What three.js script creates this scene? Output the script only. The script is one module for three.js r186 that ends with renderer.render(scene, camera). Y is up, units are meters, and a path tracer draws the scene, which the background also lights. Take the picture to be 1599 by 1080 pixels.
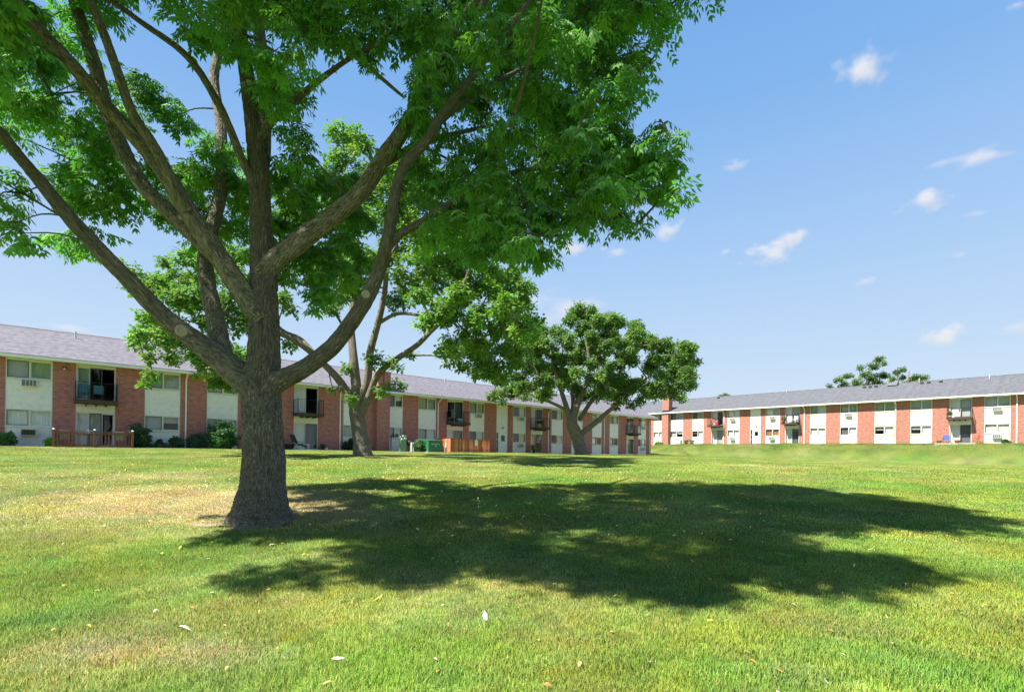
import * as THREE from 'three';
import { mergeGeometries } from 'three/addons/utils/BufferGeometryUtils.js';
import { ImprovedNoise } from 'three/addons/math/ImprovedNoise.js';

// ------------------------------------------------------------------ camera, sky, sun, exposure
const W = 1599, H = 1080, F = 794, CX = 799.5, CY = 706.3, ROLL = 0.015, EYE = 1.7;
const scene = new THREE.Scene();
const camera = new THREE.PerspectiveCamera(2 * Math.atan(H / 2 / F) * 180 / Math.PI, W / H, 0.1, 3000);
camera.position.set(0, EYE, 0);
camera.rotation.z = ROLL;
camera.setViewOffset(W, H, 0, -(CY - H / 2), W, H);
camera.updateProjectionMatrix();
const renderer = new THREE.WebGLRenderer({ antialias: true });
renderer.toneMapping = THREE.LinearToneMapping;
const EXPOSURE = 2.55;
renderer.toneMappingExposure = EXPOSURE;
renderer.shadowMap.enabled = true;
const SUN_EL = 53 * Math.PI / 180, SUN_AZ = [-0.903, 0.429];          // x, z of the direction towards the sun
const sun = new THREE.DirectionalLight(new THREE.Color(1.0, 0.955, 0.86), 5);
sun.position.set(SUN_AZ[0] * Math.cos(SUN_EL) * 150, Math.sin(SUN_EL) * 150, SUN_AZ[1] * Math.cos(SUN_EL) * 150 - 40);
sun.target.position.set(0, 0, -40);
sun.castShadow = true;
Object.assign(sun.shadow.camera, { left: -110, right: 110, top: 90, bottom: -90, near: 1, far: 400 });
sun.shadow.mapSize.set(4096, 4096);
sun.shadow.radius = 1.2;
scene.add(sun, sun.target);

// ------------------------------------------------------------------ random numbers and noise
const rng = (s) => () => { s |= 0; s = s + 0x6D2B79F5 | 0; let t = Math.imul(s ^ s >>> 15, 1 | s); t = t + Math.imul(t ^ t >>> 7, 61 | t) ^ t; return ((t ^ t >>> 14) >>> 0) / 4294967296; };
const perlin = new ImprovedNoise();
const noise = (x, y, z = 0) => perlin.noise(x, y, z);
const fbm = (x, y, z = 0, o = 4) => { let a = 0.5, f = 1, s = 0; for (let i = 0; i < o; i++) { s += a * perlin.noise(x * f, y * f, z + i * 7.3); a *= 0.5; f *= 2.03; } return s; };
const sstep = (a, b, x) => { const t = Math.min(1, Math.max(0, (x - a) / (b - a))); return t * t * (3 - 2 * t); };
const lerp = (a, b, t) => a + (b - a) * t;
const V = (x, y, z) => new THREE.Vector3(x, y, z);
const clamp = (x, a, b) => Math.min(b, Math.max(a, x));

// a point of the place seen at picture position px, py at depth Z in front of the camera
const CR = Math.cos(ROLL), SR = Math.sin(ROLL);
function ray(px, py) { const dx = px - CX, dy = py - CY; return [(dx * CR + dy * SR) / F, -(-dx * SR + dy * CR) / F]; }
function at(px, py, Z) { const [a, b] = ray(px, py); return V(a * Z, EYE + b * Z, -Z); }
function project(p) { const Z = -p.z, a = p.x / Z * F, b = -(p.y - EYE) / Z * F; return [CX + a * CR - b * SR, CY + a * SR + b * CR, Z]; }

// sky: clear summer air, paler towards the horizon, with a few small fair-weather clouds
{
  const w = 4096, h = 2048, data = new Float32Array(w * h * 4);
  const stops = [[-90, .62, .74, .86], [0, .70, .80, .90], [3, .69, .81, .93], [10, .56, .73, .94], [20, .40, .61, .92], [33, .235, .47, .86], [50, .15, .36, .78], [90, .10, .28, .68]];
  const k = 1 / EXPOSURE;
  for (let j = 0; j < h; j++) {
    const e = ((j + 0.5) / h - 0.5) * 180;
    let i = 0; while (i < stops.length - 2 && e > stops[i + 1][0]) i++;
    const t = clamp((e - stops[i][0]) / (stops[i + 1][0] - stops[i][0]), 0, 1);
    const c = [1, 2, 3].map((n) => lerp(stops[i][n], stops[i + 1][n], t) * k);
    for (let x = 0; x < w; x++) { const o = (j * w + x) * 4; data[o] = c[0]; data[o + 1] = c[1]; data[o + 2] = c[2]; data[o + 3] = 1; }
  }
  const clouds = [[1343, 110, 32, 24, .95], [1520, 250, 40, 14, .8], [1447, 313, 32, 20, .95], [1205, 398, 34, 16, .95], [1232, 374, 22, 16, .8], [1047, 362, 24, 15, .75], [888, 387, 24, 16, .85], [957, 394, 22, 9, .6], [1470, 527, 30, 17, .9], [885, 482, 66, 30, .75], [1150, 258, 22, 9, .45], [1352, 440, 14, 7, .45], [1500, 397, 12, 6, .4], [1580, 514, 30, 9, .5], [1133, 394, 8, 6, .4], [1522, 336, 16, 6, .35], [420, 470, 40, 18, .5], [700, 570, 60, 16, .45], [1588, 8, 12, 6, .5], [110, 515, 40, 10, .5]]
    .map(([px, py, rx, ry, a]) => { const [u, v] = ray(px, py); const l = Math.hypot(u, 1); return { az: Math.atan2(-1, u), el: Math.atan2(v, l), rx: rx / F / l, ry: ry / F / l, a }; });
  const R = rng(77);
  for (let i = 0; i < 60; i++) { const az = Math.PI * (0.08 + 0.84 * R()), s = 0.5 + R(); clouds.push({ az, el: 0.08 + 0.6 * R() * R(), rx: .03 * s, ry: .013 * s, a: .4 + .5 * R() }); }
  clouds.forEach((c, n) => {
    const u0 = (c.az / (2 * Math.PI) + 0.5) * w, v0 = (c.el / Math.PI + 0.5) * h, ru = c.rx / Math.cos(c.el) / (2 * Math.PI) * w, rv = c.ry / Math.PI * h;
    for (let j = Math.floor(v0 - rv * 1.7); j <= v0 + rv * 1.7; j++) for (let i = Math.floor(u0 - ru * 1.7); i <= u0 + ru * 1.7; i++) {
      if (j < 0 || j >= h) continue;
      const x = (i - u0) / ru, y = (j - v0) / rv;
      const d = 1 - Math.hypot(x, y) * 0.85 + fbm(x * 1.1 + n * 9, y * .9, n * 3.1, 4) * 1.15;
      const a = sstep(0.08, 1.05, d) * c.a * 0.9;
      if (a <= 0) continue;
      const o = (j * w + ((i % w) + w) % w) * 4, sh = (0.86 + 0.1 * y) * k;
      data[o] = lerp(data[o], sh * 1.02, a); data[o + 1] = lerp(data[o + 1], sh * 1.0, a); data[o + 2] = lerp(data[o + 2], sh * 1.03, a);
    }
  });
  const tex = new THREE.DataTexture(data, w, h, THREE.RGBAFormat, THREE.FloatType);
  tex.mapping = THREE.EquirectangularReflectionMapping; tex.magFilter = tex.minFilter = THREE.LinearFilter; tex.wrapS = THREE.RepeatWrapping; tex.needsUpdate = true;
  scene.background = tex; scene.environment = tex;
}

// ------------------------------------------------------------------ naming
const taken = new Map();
function numbered(name) { const n = taken.get(name) || 0; taken.set(name, n + 1); return n ? name + '_' + String(n).padStart(3, '0') : name; }
const shade = (m) => { m.castShadow = m.receiveShadow = true; return m; };
function tag(o, label, category, group, kind) { if (label) o.userData.label = label; if (category) o.userData.category = category; if (group) o.userData.group = group; if (kind) o.userData.kind = kind; return o; }
function thing(name, label, category, pos = V(0, 0, 0), turn = 0, group) { const g = new THREE.Group(); g.name = numbered(name); g.position.copy(pos); g.rotation.y = turn; scene.add(g); return tag(g, label, category, group); }
function part(name, geo, mat, parent) { const m = shade(new THREE.Mesh(Array.isArray(geo) ? mergeGeometries(geo) : geo, mat)); m.name = name; parent.add(m); return m; }
function sub(name, parent) { const g = new THREE.Group(); g.name = name; parent.add(g); return g; }

// ------------------------------------------------------------------ geometry helpers
function box(x0, x1, y0, y1, z0, z1) {                                 // uv in metres on every face
  const g = new THREE.BoxGeometry(x1 - x0, y1 - y0, z1 - z0); g.translate((x0 + x1) / 2, (y0 + y1) / 2, (z0 + z1) / 2);
  const p = g.attributes.position, n = g.attributes.normal, uv = g.attributes.uv;
  for (let i = 0; i < p.count; i++) { const ax = Math.abs(n.getX(i)), ay = Math.abs(n.getY(i)); uv.setXY(i, ax > .5 ? p.getZ(i) : p.getX(i), ay > .5 ? p.getZ(i) : p.getY(i)); }
  return g;
}
function rod(a, b, r, seg = 8, r2 = r) { const d = b.clone().sub(a), g = new THREE.CylinderGeometry(r2, r, d.length(), seg); g.translate(0, d.length() / 2, 0); g.applyQuaternion(new THREE.Quaternion().setFromUnitVectors(V(0, 1, 0), d.normalize())); g.translate(a.x, a.y, a.z); return g; }
function beam(a, b, w, h) { const d = b.clone().sub(a), g = new THREE.BoxGeometry(w, h, d.length()); const m = new THREE.Matrix4().lookAt(b, a, V(0, 1, 0)); g.applyMatrix4(m); g.translate((a.x + b.x) / 2, (a.y + b.y) / 2, (a.z + b.z) / 2); return g; }
function profile(points, x0, x1) {                                     // closed outline in z, y pulled along x
  const n = points.length, pos = [], uv = [], idx = [];
  let l = 0;
  for (let i = 0; i < n; i++) {
    const a = points[i], b = points[(i + 1) % n], s = Math.hypot(b[0] - a[0], b[1] - a[1]), o = pos.length / 3;
    pos.push(x0, a[1], a[0], x1, a[1], a[0], x1, b[1], b[0], x0, b[1], b[0]); uv.push(x0, l, x1, l, x1, l + s, x0, l + s); l += s;
    idx.push(o, o + 1, o + 2, o, o + 2, o + 3);
  }
  const tri = THREE.ShapeUtils.triangulateShape(points.map((p) => new THREE.Vector2(p[0], p[1])), []);
  for (const [x, flip] of [[x0, 1], [x1, 0]]) { const o = pos.length / 3; for (const p of points) { pos.push(x, p[1], p[0]); uv.push(p[0], p[1]); } for (const t of tri) idx.push(...(flip ? [o + t[0], o + t[2], o + t[1]] : [o + t[0], o + t[1], o + t[2]])); }
  const g = new THREE.BufferGeometry(); g.setAttribute('position', new THREE.Float32BufferAttribute(pos, 3)); g.setAttribute('uv', new THREE.Float32BufferAttribute(uv, 2)); g.setIndex(idx);
  const q = g.toNonIndexed(); q.computeVertexNormals(); return q;
}
const plain = (g) => (g.index ? g.toNonIndexed() : g);
const merged = (list) => mergeGeometries(list.map(plain));

// ------------------------------------------------------------------ textures and materials
function texture(size, fn, repeatX, repeatY, srgb = true) {
  const h = size, w = size, d = new Uint8Array(w * h * 4);
  for (let y = 0; y < h; y++) for (let x = 0; x < w; x++) { const c = fn(x / w, y / h), o = (y * w + x) * 4; for (let k = 0; k < 3; k++) { const v = clamp(c[k], 0, 1); d[o + k] = 255 * (srgb ? (v <= .0031308 ? v * 12.92 : 1.055 * v ** (1 / 2.4) - .055) : v); } d[o + 3] = 255; }
  const t = new THREE.DataTexture(d, w, h); t.wrapS = t.wrapT = THREE.RepeatWrapping; t.magFilter = THREE.LinearFilter; t.minFilter = THREE.LinearMipmapLinearFilter; t.generateMipmaps = true; t.repeat.set(repeatX, repeatY);
  if (srgb) t.colorSpace = THREE.SRGBColorSpace; t.needsUpdate = true; return t;
}
const hash = (a, b) => { const s = Math.sin(a * 127.1 + b * 311.7) * 43758.5453; return s - Math.floor(s); };
// tiling noise
const tnoise = (u, v, n, z = 0) => { const a = u * 2 * Math.PI, b = v * 2 * Math.PI, r = n / (2 * Math.PI); return perlin.noise(Math.cos(a) * r + 13, Math.sin(a) * r + Math.cos(b) * r * 1.01 + z, Math.sin(b) * r + 5); };
function brickAt(u, v) {                                               // one tile: 8 bricks by 24 courses (1.68 m by 1.8 m)
  const row = Math.floor(v * 24), fv = v * 24 - row, off = row % 2 ? .5 : 0, uu = u * 8 + off, col = Math.floor(uu) % 8, fu = uu - Math.floor(uu);
  return { mortar: fv < .14 || fu < .05, h: hash(col + 1, row + 1), h2: hash(col + 31, row + 11) };
}
const brickTex = (base, mort) => texture(1024, (u, v) => { const b = brickAt(u, v), n = tnoise(u, v, 90) * .12; if (b.mortar) return mort.map((c) => c * (1 + n)); const k = .78 + .4 * b.h + n, d = b.h2 > .9 ? .72 : 1; return [base[0] * k * d, base[1] * k * d * (.94 + .12 * b.h2), base[2] * k * d]; }, 1 / 1.68, 1 / 1.8);
const brickBump = texture(512, (u, v) => { const b = brickAt(u, v), s = b.mortar ? .1 : .7 + .3 * b.h; return [s, s, s]; }, 1 / 1.68, 1 / 1.8, false);
const brick = new THREE.MeshStandardMaterial({ map: brickTex([.44, .150, .122], [.42, .30, .27]), bumpMap: brickBump, bumpScale: .008, roughness: .92 });
const brickWarm = new THREE.MeshStandardMaterial({ map: brickTex([.37, .142, .098], [.39, .30, .25]), bumpMap: brickBump, bumpScale: .008, roughness: .92 });
const shingle = (base, seed) => new THREE.MeshStandardMaterial({
  roughness: .95, map: texture(1024, (u, v) => { const row = Math.floor(v * 28), fv = v * 28 - row, uu = u * 18 + hash(row, seed) * 3, c = Math.floor(uu) % 18, k = .72 + .5 * hash(c + seed, row) + tnoise(u, v, 160) * .35 + tnoise(u, v, 9, 3) * .12, e = fv < .1 ? .8 : 1; return base.map((b) => b * k * e); }, 1 / 4, 1 / 4),
});
const roofLeft = shingle([.150, .140, .162], 3), roofRight = shingle([.105, .107, .119], 8);
const paint = (r, g, b, rough = .6, extra = {}) => new THREE.MeshStandardMaterial({ color: new THREE.Color().setRGB(r, g, b), roughness: rough, ...extra });
const sidingTex = texture(512, (u, v) => { const k = 1 + tnoise(u, v, 8) * .07 + tnoise(u, v, 60) * .05 - (tnoise(u * 1, v * .2, 24, 4) > .34 ? .07 : 0); return [.82 * k, .775 * k, .742 * k]; }, 1 / 2.2, 1 / 2.2);
const siding = new THREE.MeshStandardMaterial({ map: sidingTex, roughness: .6 });
const trim = paint(.66, .65, .53), fasciaMat = paint(.74, .72, .64), whitePaint = paint(.82, .82, .80, .45), gutterMat = paint(.78, .77, .73, .4), darkMetal = paint(.02, .02, .022, .45, { metalness: .5 }), balconyWood = paint(.065, .045, .035, .8);
const glass = new THREE.MeshPhysicalMaterial({ color: new THREE.Color().setRGB(.93, .96, .95), transmission: 1, thickness: 0, roughness: .02, ior: 1.55, specularIntensity: 1 });
const roomMat = paint(.30, .27, .23, .95), alu = paint(.62, .62, .58, .4), aluDark = paint(.05, .05, .05, .4);
const curtains = { w: paint(.80, .79, .76, .9), g: paint(.36, .38, .36, .9), c: paint(.62, .56, .46, .9), d: paint(.10, .10, .11, .9), o: paint(.48, .23, .12, .9), t: paint(.42, .50, .44, .9) };  // t: green of reflected trees put into the curtain colour
const concrete = new THREE.MeshStandardMaterial({ roughness: .95, map: texture(256, (u, v) => { const k = 1 + tnoise(u, v, 12) * .2 + tnoise(u, v, 80) * .2; return [.46 * k, .43 * k, .38 * k]; }, .5, .5) });
const wood = (r, g, b) => new THREE.MeshStandardMaterial({ roughness: .8, map: texture(256, (u, v) => { const k = 1 + tnoise(u, v * .08, 40) * .5 + tnoise(u, v, 10, 2) * .25; return [r * k, g * k, b * k]; }, 1 / .6, 1 / .6) });
const deckWood = wood(.25, .10, .058), fenceWood = [wood(.44, .15, .06), wood(.30, .09, .04), wood(.56, .22, .10)];
const plasticBlack = paint(.02, .02, .022, .6), plasticWhite = paint(.8, .8, .79, .5), greenBox = paint(.022, .145, .062, .45);

// ------------------------------------------------------------------ the lie of the land
const NL = [0.657, -0.753], NR = [-0.754, -0.657];                      // outward facade normals (x, depth)
const dL = (X, Z) => NL[0] * X + NL[1] * Z + 42.85, dR = (X, Z) => 77.0 + NR[0] * X + NR[1] * Z;
const BASE_L = 1.66, BASE_R = 3.46;
function height(X, Z) {
  const u = Math.max(0, Z - 5);
  let h = 1.6 * (1 - Math.exp(-((u / 16) ** 1.3)));
  h -= .42 * sstep(14, 46, X) * sstep(20, 45, Z);
  h += .035 * fbm(X * .13, Z * .13, 2, 3);
  const sL = -30.45 * .753, l = dL(X, Z), r = dR(X, Z);
  if (X < 24 + Math.max(0, Z - 74)) h = lerp(h, BASE_L - .03, sstep(9, .8, l));
  const along = -.657 * X + .754 * Z;                                  // along the right facade
  h = lerp(h, BASE_R - .02, sstep(8.2, 1.3, r + .5 * fbm(X * .08, Z * .08, 9, 2)) * sstep(96, 84, Z));
  return h;
}
const groundAt = (X, Z, y = 0) => V(X, height(X, Z) + y, -Z);

// what grows where: 0 lush, 1 dry straw; used for the sheet below and the blades above
function dryness(X, Z) {
  let d = .30 + .75 * fbm(X * .22 + 3, Z * .22, 1, 4) + .45 * fbm(X * .9, Z * .9, 5, 3);
  d += .75 * Math.exp(-(((X + 7) / 4.6) ** 2) - ((Z - 11.2) / 2.6) ** 2);        // worn patch left of the big trunk
  d += .30 * Math.exp(-(((X + 11) / 5) ** 2) - ((Z - 15) / 4) ** 2);
  d += .5 * Math.exp(-(((X + 3.1) / 1.1) ** 2) - ((Z - 4.2) / .35) ** 2);
  const b = dR(X, Z); if (b < 9 && b > 0) d += .5 * fbm(X * .5, Z * .5, 7, 3);
  d += .12 * sstep(14, 26, Z);
  return clamp(d, 0, 1);
}
const stripe = (X, Z) => Math.sin((X * .42 - Z * .9) * 2.6 + .6 * noise(X * .1, Z * .1, 3)) * .5;
// a darkening is put into the bank grass colour, toning down its bright slope
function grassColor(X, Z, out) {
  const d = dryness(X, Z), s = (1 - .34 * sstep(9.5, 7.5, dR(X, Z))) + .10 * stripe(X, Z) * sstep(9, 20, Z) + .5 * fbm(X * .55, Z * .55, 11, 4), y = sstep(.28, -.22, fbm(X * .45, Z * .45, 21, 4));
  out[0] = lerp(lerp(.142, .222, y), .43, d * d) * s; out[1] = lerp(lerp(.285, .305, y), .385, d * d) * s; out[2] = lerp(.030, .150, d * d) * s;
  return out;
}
{
  const N = 420, M = 420, pos = [], col = [], uv = [], idx = [], c = [0, 0, 0];
  const wx = (t) => 620 * Math.sign(t) * Math.abs(t) ** 3.2 + 26 * t, wz = (t) => -40 + 760 * t ** 3.4 + 62 * t;
  for (let j = 0; j <= M; j++) for (let i = 0; i <= N; i++) {
    const X = wx(i / N * 2 - 1), Z = wz(j / M); pos.push(X, height(X, Z), -Z); uv.push(X, Z);
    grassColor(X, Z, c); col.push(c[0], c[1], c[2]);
  }
  for (let j = 0; j < M; j++) for (let i = 0; i < N; i++) { const a = j * (N + 1) + i, b = a + N + 1; idx.push(a, a + 1, b + 1, a, b + 1, b); }
  const g = new THREE.BufferGeometry(); g.setAttribute('position', new THREE.Float32BufferAttribute(pos, 3)); g.setAttribute('color', new THREE.Float32BufferAttribute(col, 3)); g.setAttribute('uv', new THREE.Float32BufferAttribute(uv, 2)); g.setIndex(idx); g.computeVertexNormals();
  const grain = texture(512, (u, v) => { const k = .72 + .7 * tnoise(u, v, 40) + .6 * tnoise(u, v, 130, 6); return [k, k, k * .95]; }, 1 / 1.1, 1 / 1.1);
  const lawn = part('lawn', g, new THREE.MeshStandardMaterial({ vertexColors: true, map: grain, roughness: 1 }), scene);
  lawn.userData.kind = 'structure';
}
// ------------------------------------------------------------------ the two apartment buildings
const FAC = {
  left: { X0: -30.45, Z0: 30.3, dx: .753, dz: .657, phi: Math.atan2(.657, .753), base: BASE_L },
  right: { dx: .657, dz: -.754, phi: Math.atan2(-.754, .657), base: BASE_R },
};
{ const [a] = ray(1017, 660), Z = 77 / (.754 * a + .657); FAC.right.X0 = a * Z; FAC.right.Z0 = Z; }
function along(f, px, out = 0) {                                       // metres along the facade (or a line parallel to it) at picture column px
  const nx = f === FAC.left ? NL : NR, X0 = f.X0 + nx[0] * out, Z0 = f.Z0 + nx[1] * out, [a] = ray(px, 665);
  return (a * Z0 - X0) / (f.dx - f.dz * a);
}
const TL = (px, out) => along(FAC.left, px, out), TR = (px, out) => along(FAC.right, px, out);
function spot(f, x, out) { const n = f === FAC.left ? NL : NR, X = f.X0 + f.dx * x + n[0] * out, Z = f.Z0 + f.dz * x + n[1] * out; return groundAt(X, Z); }

const FH = { sill1: 1.18, head1: 2.24, sill2: 4.08, head2: 5.24, eave: 5.3, deck: 2.98 };
const foldGeo = (() => { const n = 26, pos = [], idx = []; for (let i = 0; i <= n; i++) { const z = (i % 2 ? .5 : -.5) * (.6 + .8 * hash(i, 4)); pos.push(i / n - .5, 0, z, i / n - .5, 1, z); if (i < n) { const o = i * 2; idx.push(o, o + 2, o + 3, o, o + 3, o + 1); } } const g = new THREE.BufferGeometry(); g.setAttribute('position', new THREE.Float32BufferAttribute(pos, 3)); g.setIndex(idx); const q = g.toNonIndexed(); q.computeVertexNormals(); return q; })();
const blindGeo = (() => { const n = 18, list = []; for (let i = 0; i < n; i++) { const g = new THREE.BoxGeometry(1, .75 / n, .25); g.rotateX(.5); g.translate(0, (i + .5) / n, 0); list.push(g); } return merged(list); })();
const paneGeo = new THREE.PlaneGeometry(1, 1);
const frameCache = new Map();
function barsFrame(w, h, bar, depth, splits) {                         // frame of outer bars and upright mullions, origin bottom left
  const key = [w.toFixed(2), h.toFixed(2), bar, depth, splits.map((s) => s.toFixed(2))].join();
  if (!frameCache.has(key)) {
    const l = [box(0, w, 0, bar, 0, depth), box(0, w, h - bar, h, 0, depth), box(0, bar, bar, h - bar, 0, depth), box(w - bar, w, bar, h - bar, 0, depth)];
    for (const s of splits) l.push(box(s - bar / 2, s + bar / 2, bar, h - bar, .012, depth - .012));
    frameCache.set(key, mergeGeometries(l));
  }
  return frameCache.get(key);
}
function drape(code, x0, x1, y0, y1, z, parent) {
  if (code === '-') return;
  const half = code >= 'A' && code <= 'Z', m = curtains[code.toLowerCase()] || curtains.w, bl = 'gd'.includes(code.toLowerCase());
  const c = part(bl ? 'blind' : 'curtain', bl ? blindGeo : foldGeo, m, parent), hh = (y1 - y0) * (half ? .45 : 1);
  c.scale.set(x1 - x0, hh, bl ? .06 : .045); c.position.set((x0 + x1) / 2, y1 - hh, z);
}
function windowUnit(parent, x0, x1, y0, y1, codes) {
  const w = sub('window', parent), W2 = x1 - x0, h = y1 - y0, fr = part('frame', barsFrame(W2, h, .065, .1, []), trim, w);
  fr.position.set(x0, y0, -.14); part('mullion', box(x0 + W2 / 2 - .03, x0 + W2 / 2 + .03, y0 + .065, y1 - .065, -.128, -.052), trim, w);
  const s = part('sill', box(x0 - .02, x1 + .02, y0 - .05, y0 - .002, -.12, .03), trim, w);
  for (let k = 0; k < 2; k++) {
    const a = x0 + .065 + k * (W2 / 2 - .03), b = a + W2 / 2 - .1, p = part('pane', paneGeo, glass, w);
    const sash = part('sash', barsFrame(b - a, h - .13, .035, .03, []), k ? alu : aluDark, w); sash.position.set(a, y0 + .065, -.115 + k * .025);
    p.scale.set(b - a - .05, h - .18, 1); p.position.set((a + b) / 2, (y0 + y1) / 2, -.10 + k * .025);
    drape(codes[k] || 'w', a, b, y0 + .05, y1 - .05, -.27, w);
  }
  return w;
}
const boardCache = new Map();
function boards(w, h) {                                                // lapped siding, its lowest board at y = 0
  const key = w.toFixed(2) + h.toFixed(2);
  if (!boardCache.has(key)) { const n = Math.max(2, Math.round(h / .112)), e = h / n, pts = [[-.08, 0]]; for (let i = 0; i < n; i++) { pts.push([.016, i * e], [-.004, (i + 1) * e - .001]); } pts.push([-.08, h]); boardCache.set(key, profile(pts, 0, w)); }
  return boardCache.get(key);
}
function sidingPanel(parent, x0, x1, y0, y1) { const m = part('siding_panel', boards(x1 - x0, y1 - y0), siding, parent); m.position.set(x0, y0, -.05); return m; }
const acGrille = (() => { const l = []; for (let i = 0; i < 4; i++) l.push(box(-.31, .31, .085 + i * .07, .098 + i * .07, .005, .02)); for (const x of [-.16, .0, .16]) l.push(box(x - .014, x + .014, .04, .36, .005, .022)); return mergeGeometries(l); })();
function airCon(parent, x, y, dark) {
  const a = sub('air_conditioner', parent); a.position.set(x, y, 0);
  part('case', [box(-.36, .36, 0, .03, -.1, .3), box(-.36, .36, .37, .4, -.1, .3), box(-.36, -.32, .03, .37, -.1, .3), box(.32, .36, .03, .37, -.1, .3)], dark ? trim : alu, a);
  part('condenser_fins', box(-.32, .32, .03, .37, -.1, .26), aluDark, a);
  const g = part('grille', acGrille, dark ? darkMetal : alu, a); g.position.z = .268;
}
function sliding(parent, x0, x1, y0, y1, codes) {
  const d = sub('sliding_door', parent), w = x1 - x0, h = y1 - y0, fr = part('frame', barsFrame(w, h, .07, .12, []), alu, d); fr.position.set(x0, y0, -.17);
  const n = codes.length;
  for (let k = 0; k < n; k++) {
    const a = x0 + .07 + k * (w - .14) / n, b = a + (w - .14) / n;
    if (codes[k] === '-') continue;                                    // leaf slid open
    const l = part('leaf_frame', barsFrame(b - a, h - .14, .05, .035, []), k % 2 ? aluDark : alu, d); l.position.set(a, y0 + .07, -.15 + (k % 2) * .04);
    const p = part('pane', paneGeo, glass, d); p.scale.set(b - a - .09, h - .23, 1); p.position.set((a + b) / 2, (y0 + y1) / 2, -.13 + (k % 2) * .04);
    if (codes[k] !== 'x') drape(codes[k], a, b, y0 + .07, y1 - .07, -.32, d);
  }
}
const railCache = new Map();
function railing(w, out, h = 1.08) {
  const key = w.toFixed(2); if (railCache.has(key)) return railCache.get(key);
  const l = [], y = 0, bars = (ax, az, bx, bz) => {
    const L = Math.hypot(bx - ax, bz - az), n = Math.round(L / .15);
    l.push(beam(V(ax, h, az), V(bx, h, bz), .035, .03), beam(V(ax, .09, az), V(bx, .09, bz), .025, .02));
    for (let i = 1; i < n; i++) { const t = i / n; const x = lerp(ax, bx, t), z = lerp(az, bz, t); l.push(box(x - .006, x + .006, .1, h - .015, z - .006, z + .006)); }
  };
  bars(0, out, w, out); bars(0, .02, 0, out); bars(w, .02, w, out);
  for (const [x, z] of [[0, out], [w, out], [0, .03], [w, .03]]) l.push(box(x - .022, x + .022, 0, h + .03, z - .022, z + .022));
  const g = merged(l); railCache.set(key, g); return g;
}
function balcony(parent, x0, x1, out) {
  const b = sub('balcony', parent);
  part('platform', [box(x0 - .08, x1 + .08, FH.deck - .24, FH.deck - .03, .002, out), box(x0 - .1, x1 + .1, FH.deck - .03, FH.deck, .002, out + .04)], balconyWood, b);
  part('joist', merged([0.25, 0.5, 0.75].map((t) => { const x = lerp(x0, x1, t); return box(x - .04, x + .04, FH.deck - .36, FH.deck - .242, .002, out - .1); })), balconyWood, b);
  const r = part('railing', railing(x1 - x0 + .04, out - .06), darkMetal, b); r.position.set(x0 - .02, FH.deck, 0);
}
const ventMetal = paint(.2, .2, .22, .5), ventPipe = paint(.45, .45, .46, .5), lampGlass = paint(.7, .68, .6, .3);
function wallLamp(parent, x, y) { const g = sub('wall_lamp', parent); g.position.set(x, y, 0); part('bracket', [box(-.06, .06, -.02, .1, 0, .05), box(-.11, .11, .1, .14, 0, .2)], darkMetal, g); part('globe', new THREE.SphereGeometry(.07, 12, 8).translate(0, .03, .12), lampGlass, g); }
function entrance(parent, x0, x1) {
  sidingPanel(parent, x0, x1, 2.24, FH.eave);
  const e = sub('entrance_door', parent), xs = x0 + (x1 - x0) * .22;
  const f = part('frame', barsFrame(x1 - x0, 2.24, .06, .12, []), whitePaint, e); f.position.set(x0, 0, -.16); part('mullion', box(xs - .03, xs + .03, .06, 2.18, -.15, -.05), whitePaint, e);
  const p = part('sidelight', paneGeo, glass, e); p.scale.set(xs - x0 - .06, 2.1, 1); p.position.set((x0 + xs) / 2 + .02, 1.12, -.12);
  for (const y of [.72, 1.42]) part('glazing_bar', box(x0 + .05, xs - .02, y, y + .05, -.14, -.1), whitePaint, e);
  const dx0 = xs + .04, dx1 = x1 - .07, wx0 = lerp(dx0, dx1, .26), wx1 = lerp(dx0, dx1, .76);
  part('door_leaf', [box(dx0, wx0, .06, 2.17, -.12, -.07), box(wx1, dx1, .06, 2.17, -.12, -.07), box(wx0, wx1, .06, 1.24, -.12, -.07), box(wx0, wx1, 1.92, 2.17, -.12, -.07)], whitePaint, e);
  part('window_rim', (() => { const g = barsFrame(wx1 - wx0, .68, .03, .02, []).clone(); g.translate(wx0, 1.24, -.069); return g; })(), trim, e);
  const q = part('pane', paneGeo, glass, e); q.scale.set(wx1 - wx0, .68, 1); q.position.set((wx0 + wx1) / 2, 1.58, -.1);
  part('handle', new THREE.SphereGeometry(.035, 10, 8).translate(dx0 + .08, 1.0, -.03), darkMetal, e);
  wallLamp(parent, lerp(x0, x1, .55), 2.66);
}
function downspout(parent, x) {
  const y0 = .12, l = [beam(V(x, 5.34, .69), V(x, 5.2, .69), .09, .07), beam(V(x, 5.22, .69), V(x, 4.86, .07), .09, .07), box(x - .045, x + .045, y0, 4.88, .025, .095), beam(V(x, y0 + .04, .06), V(x, .02, .3), .09, .07)];
  for (const y of [1.3, 3.6]) l.push(box(x - .06, x + .06, y, y + .03, .002, .1));
  part('downspout', merged(l), gutterMat, parent);
}
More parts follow.
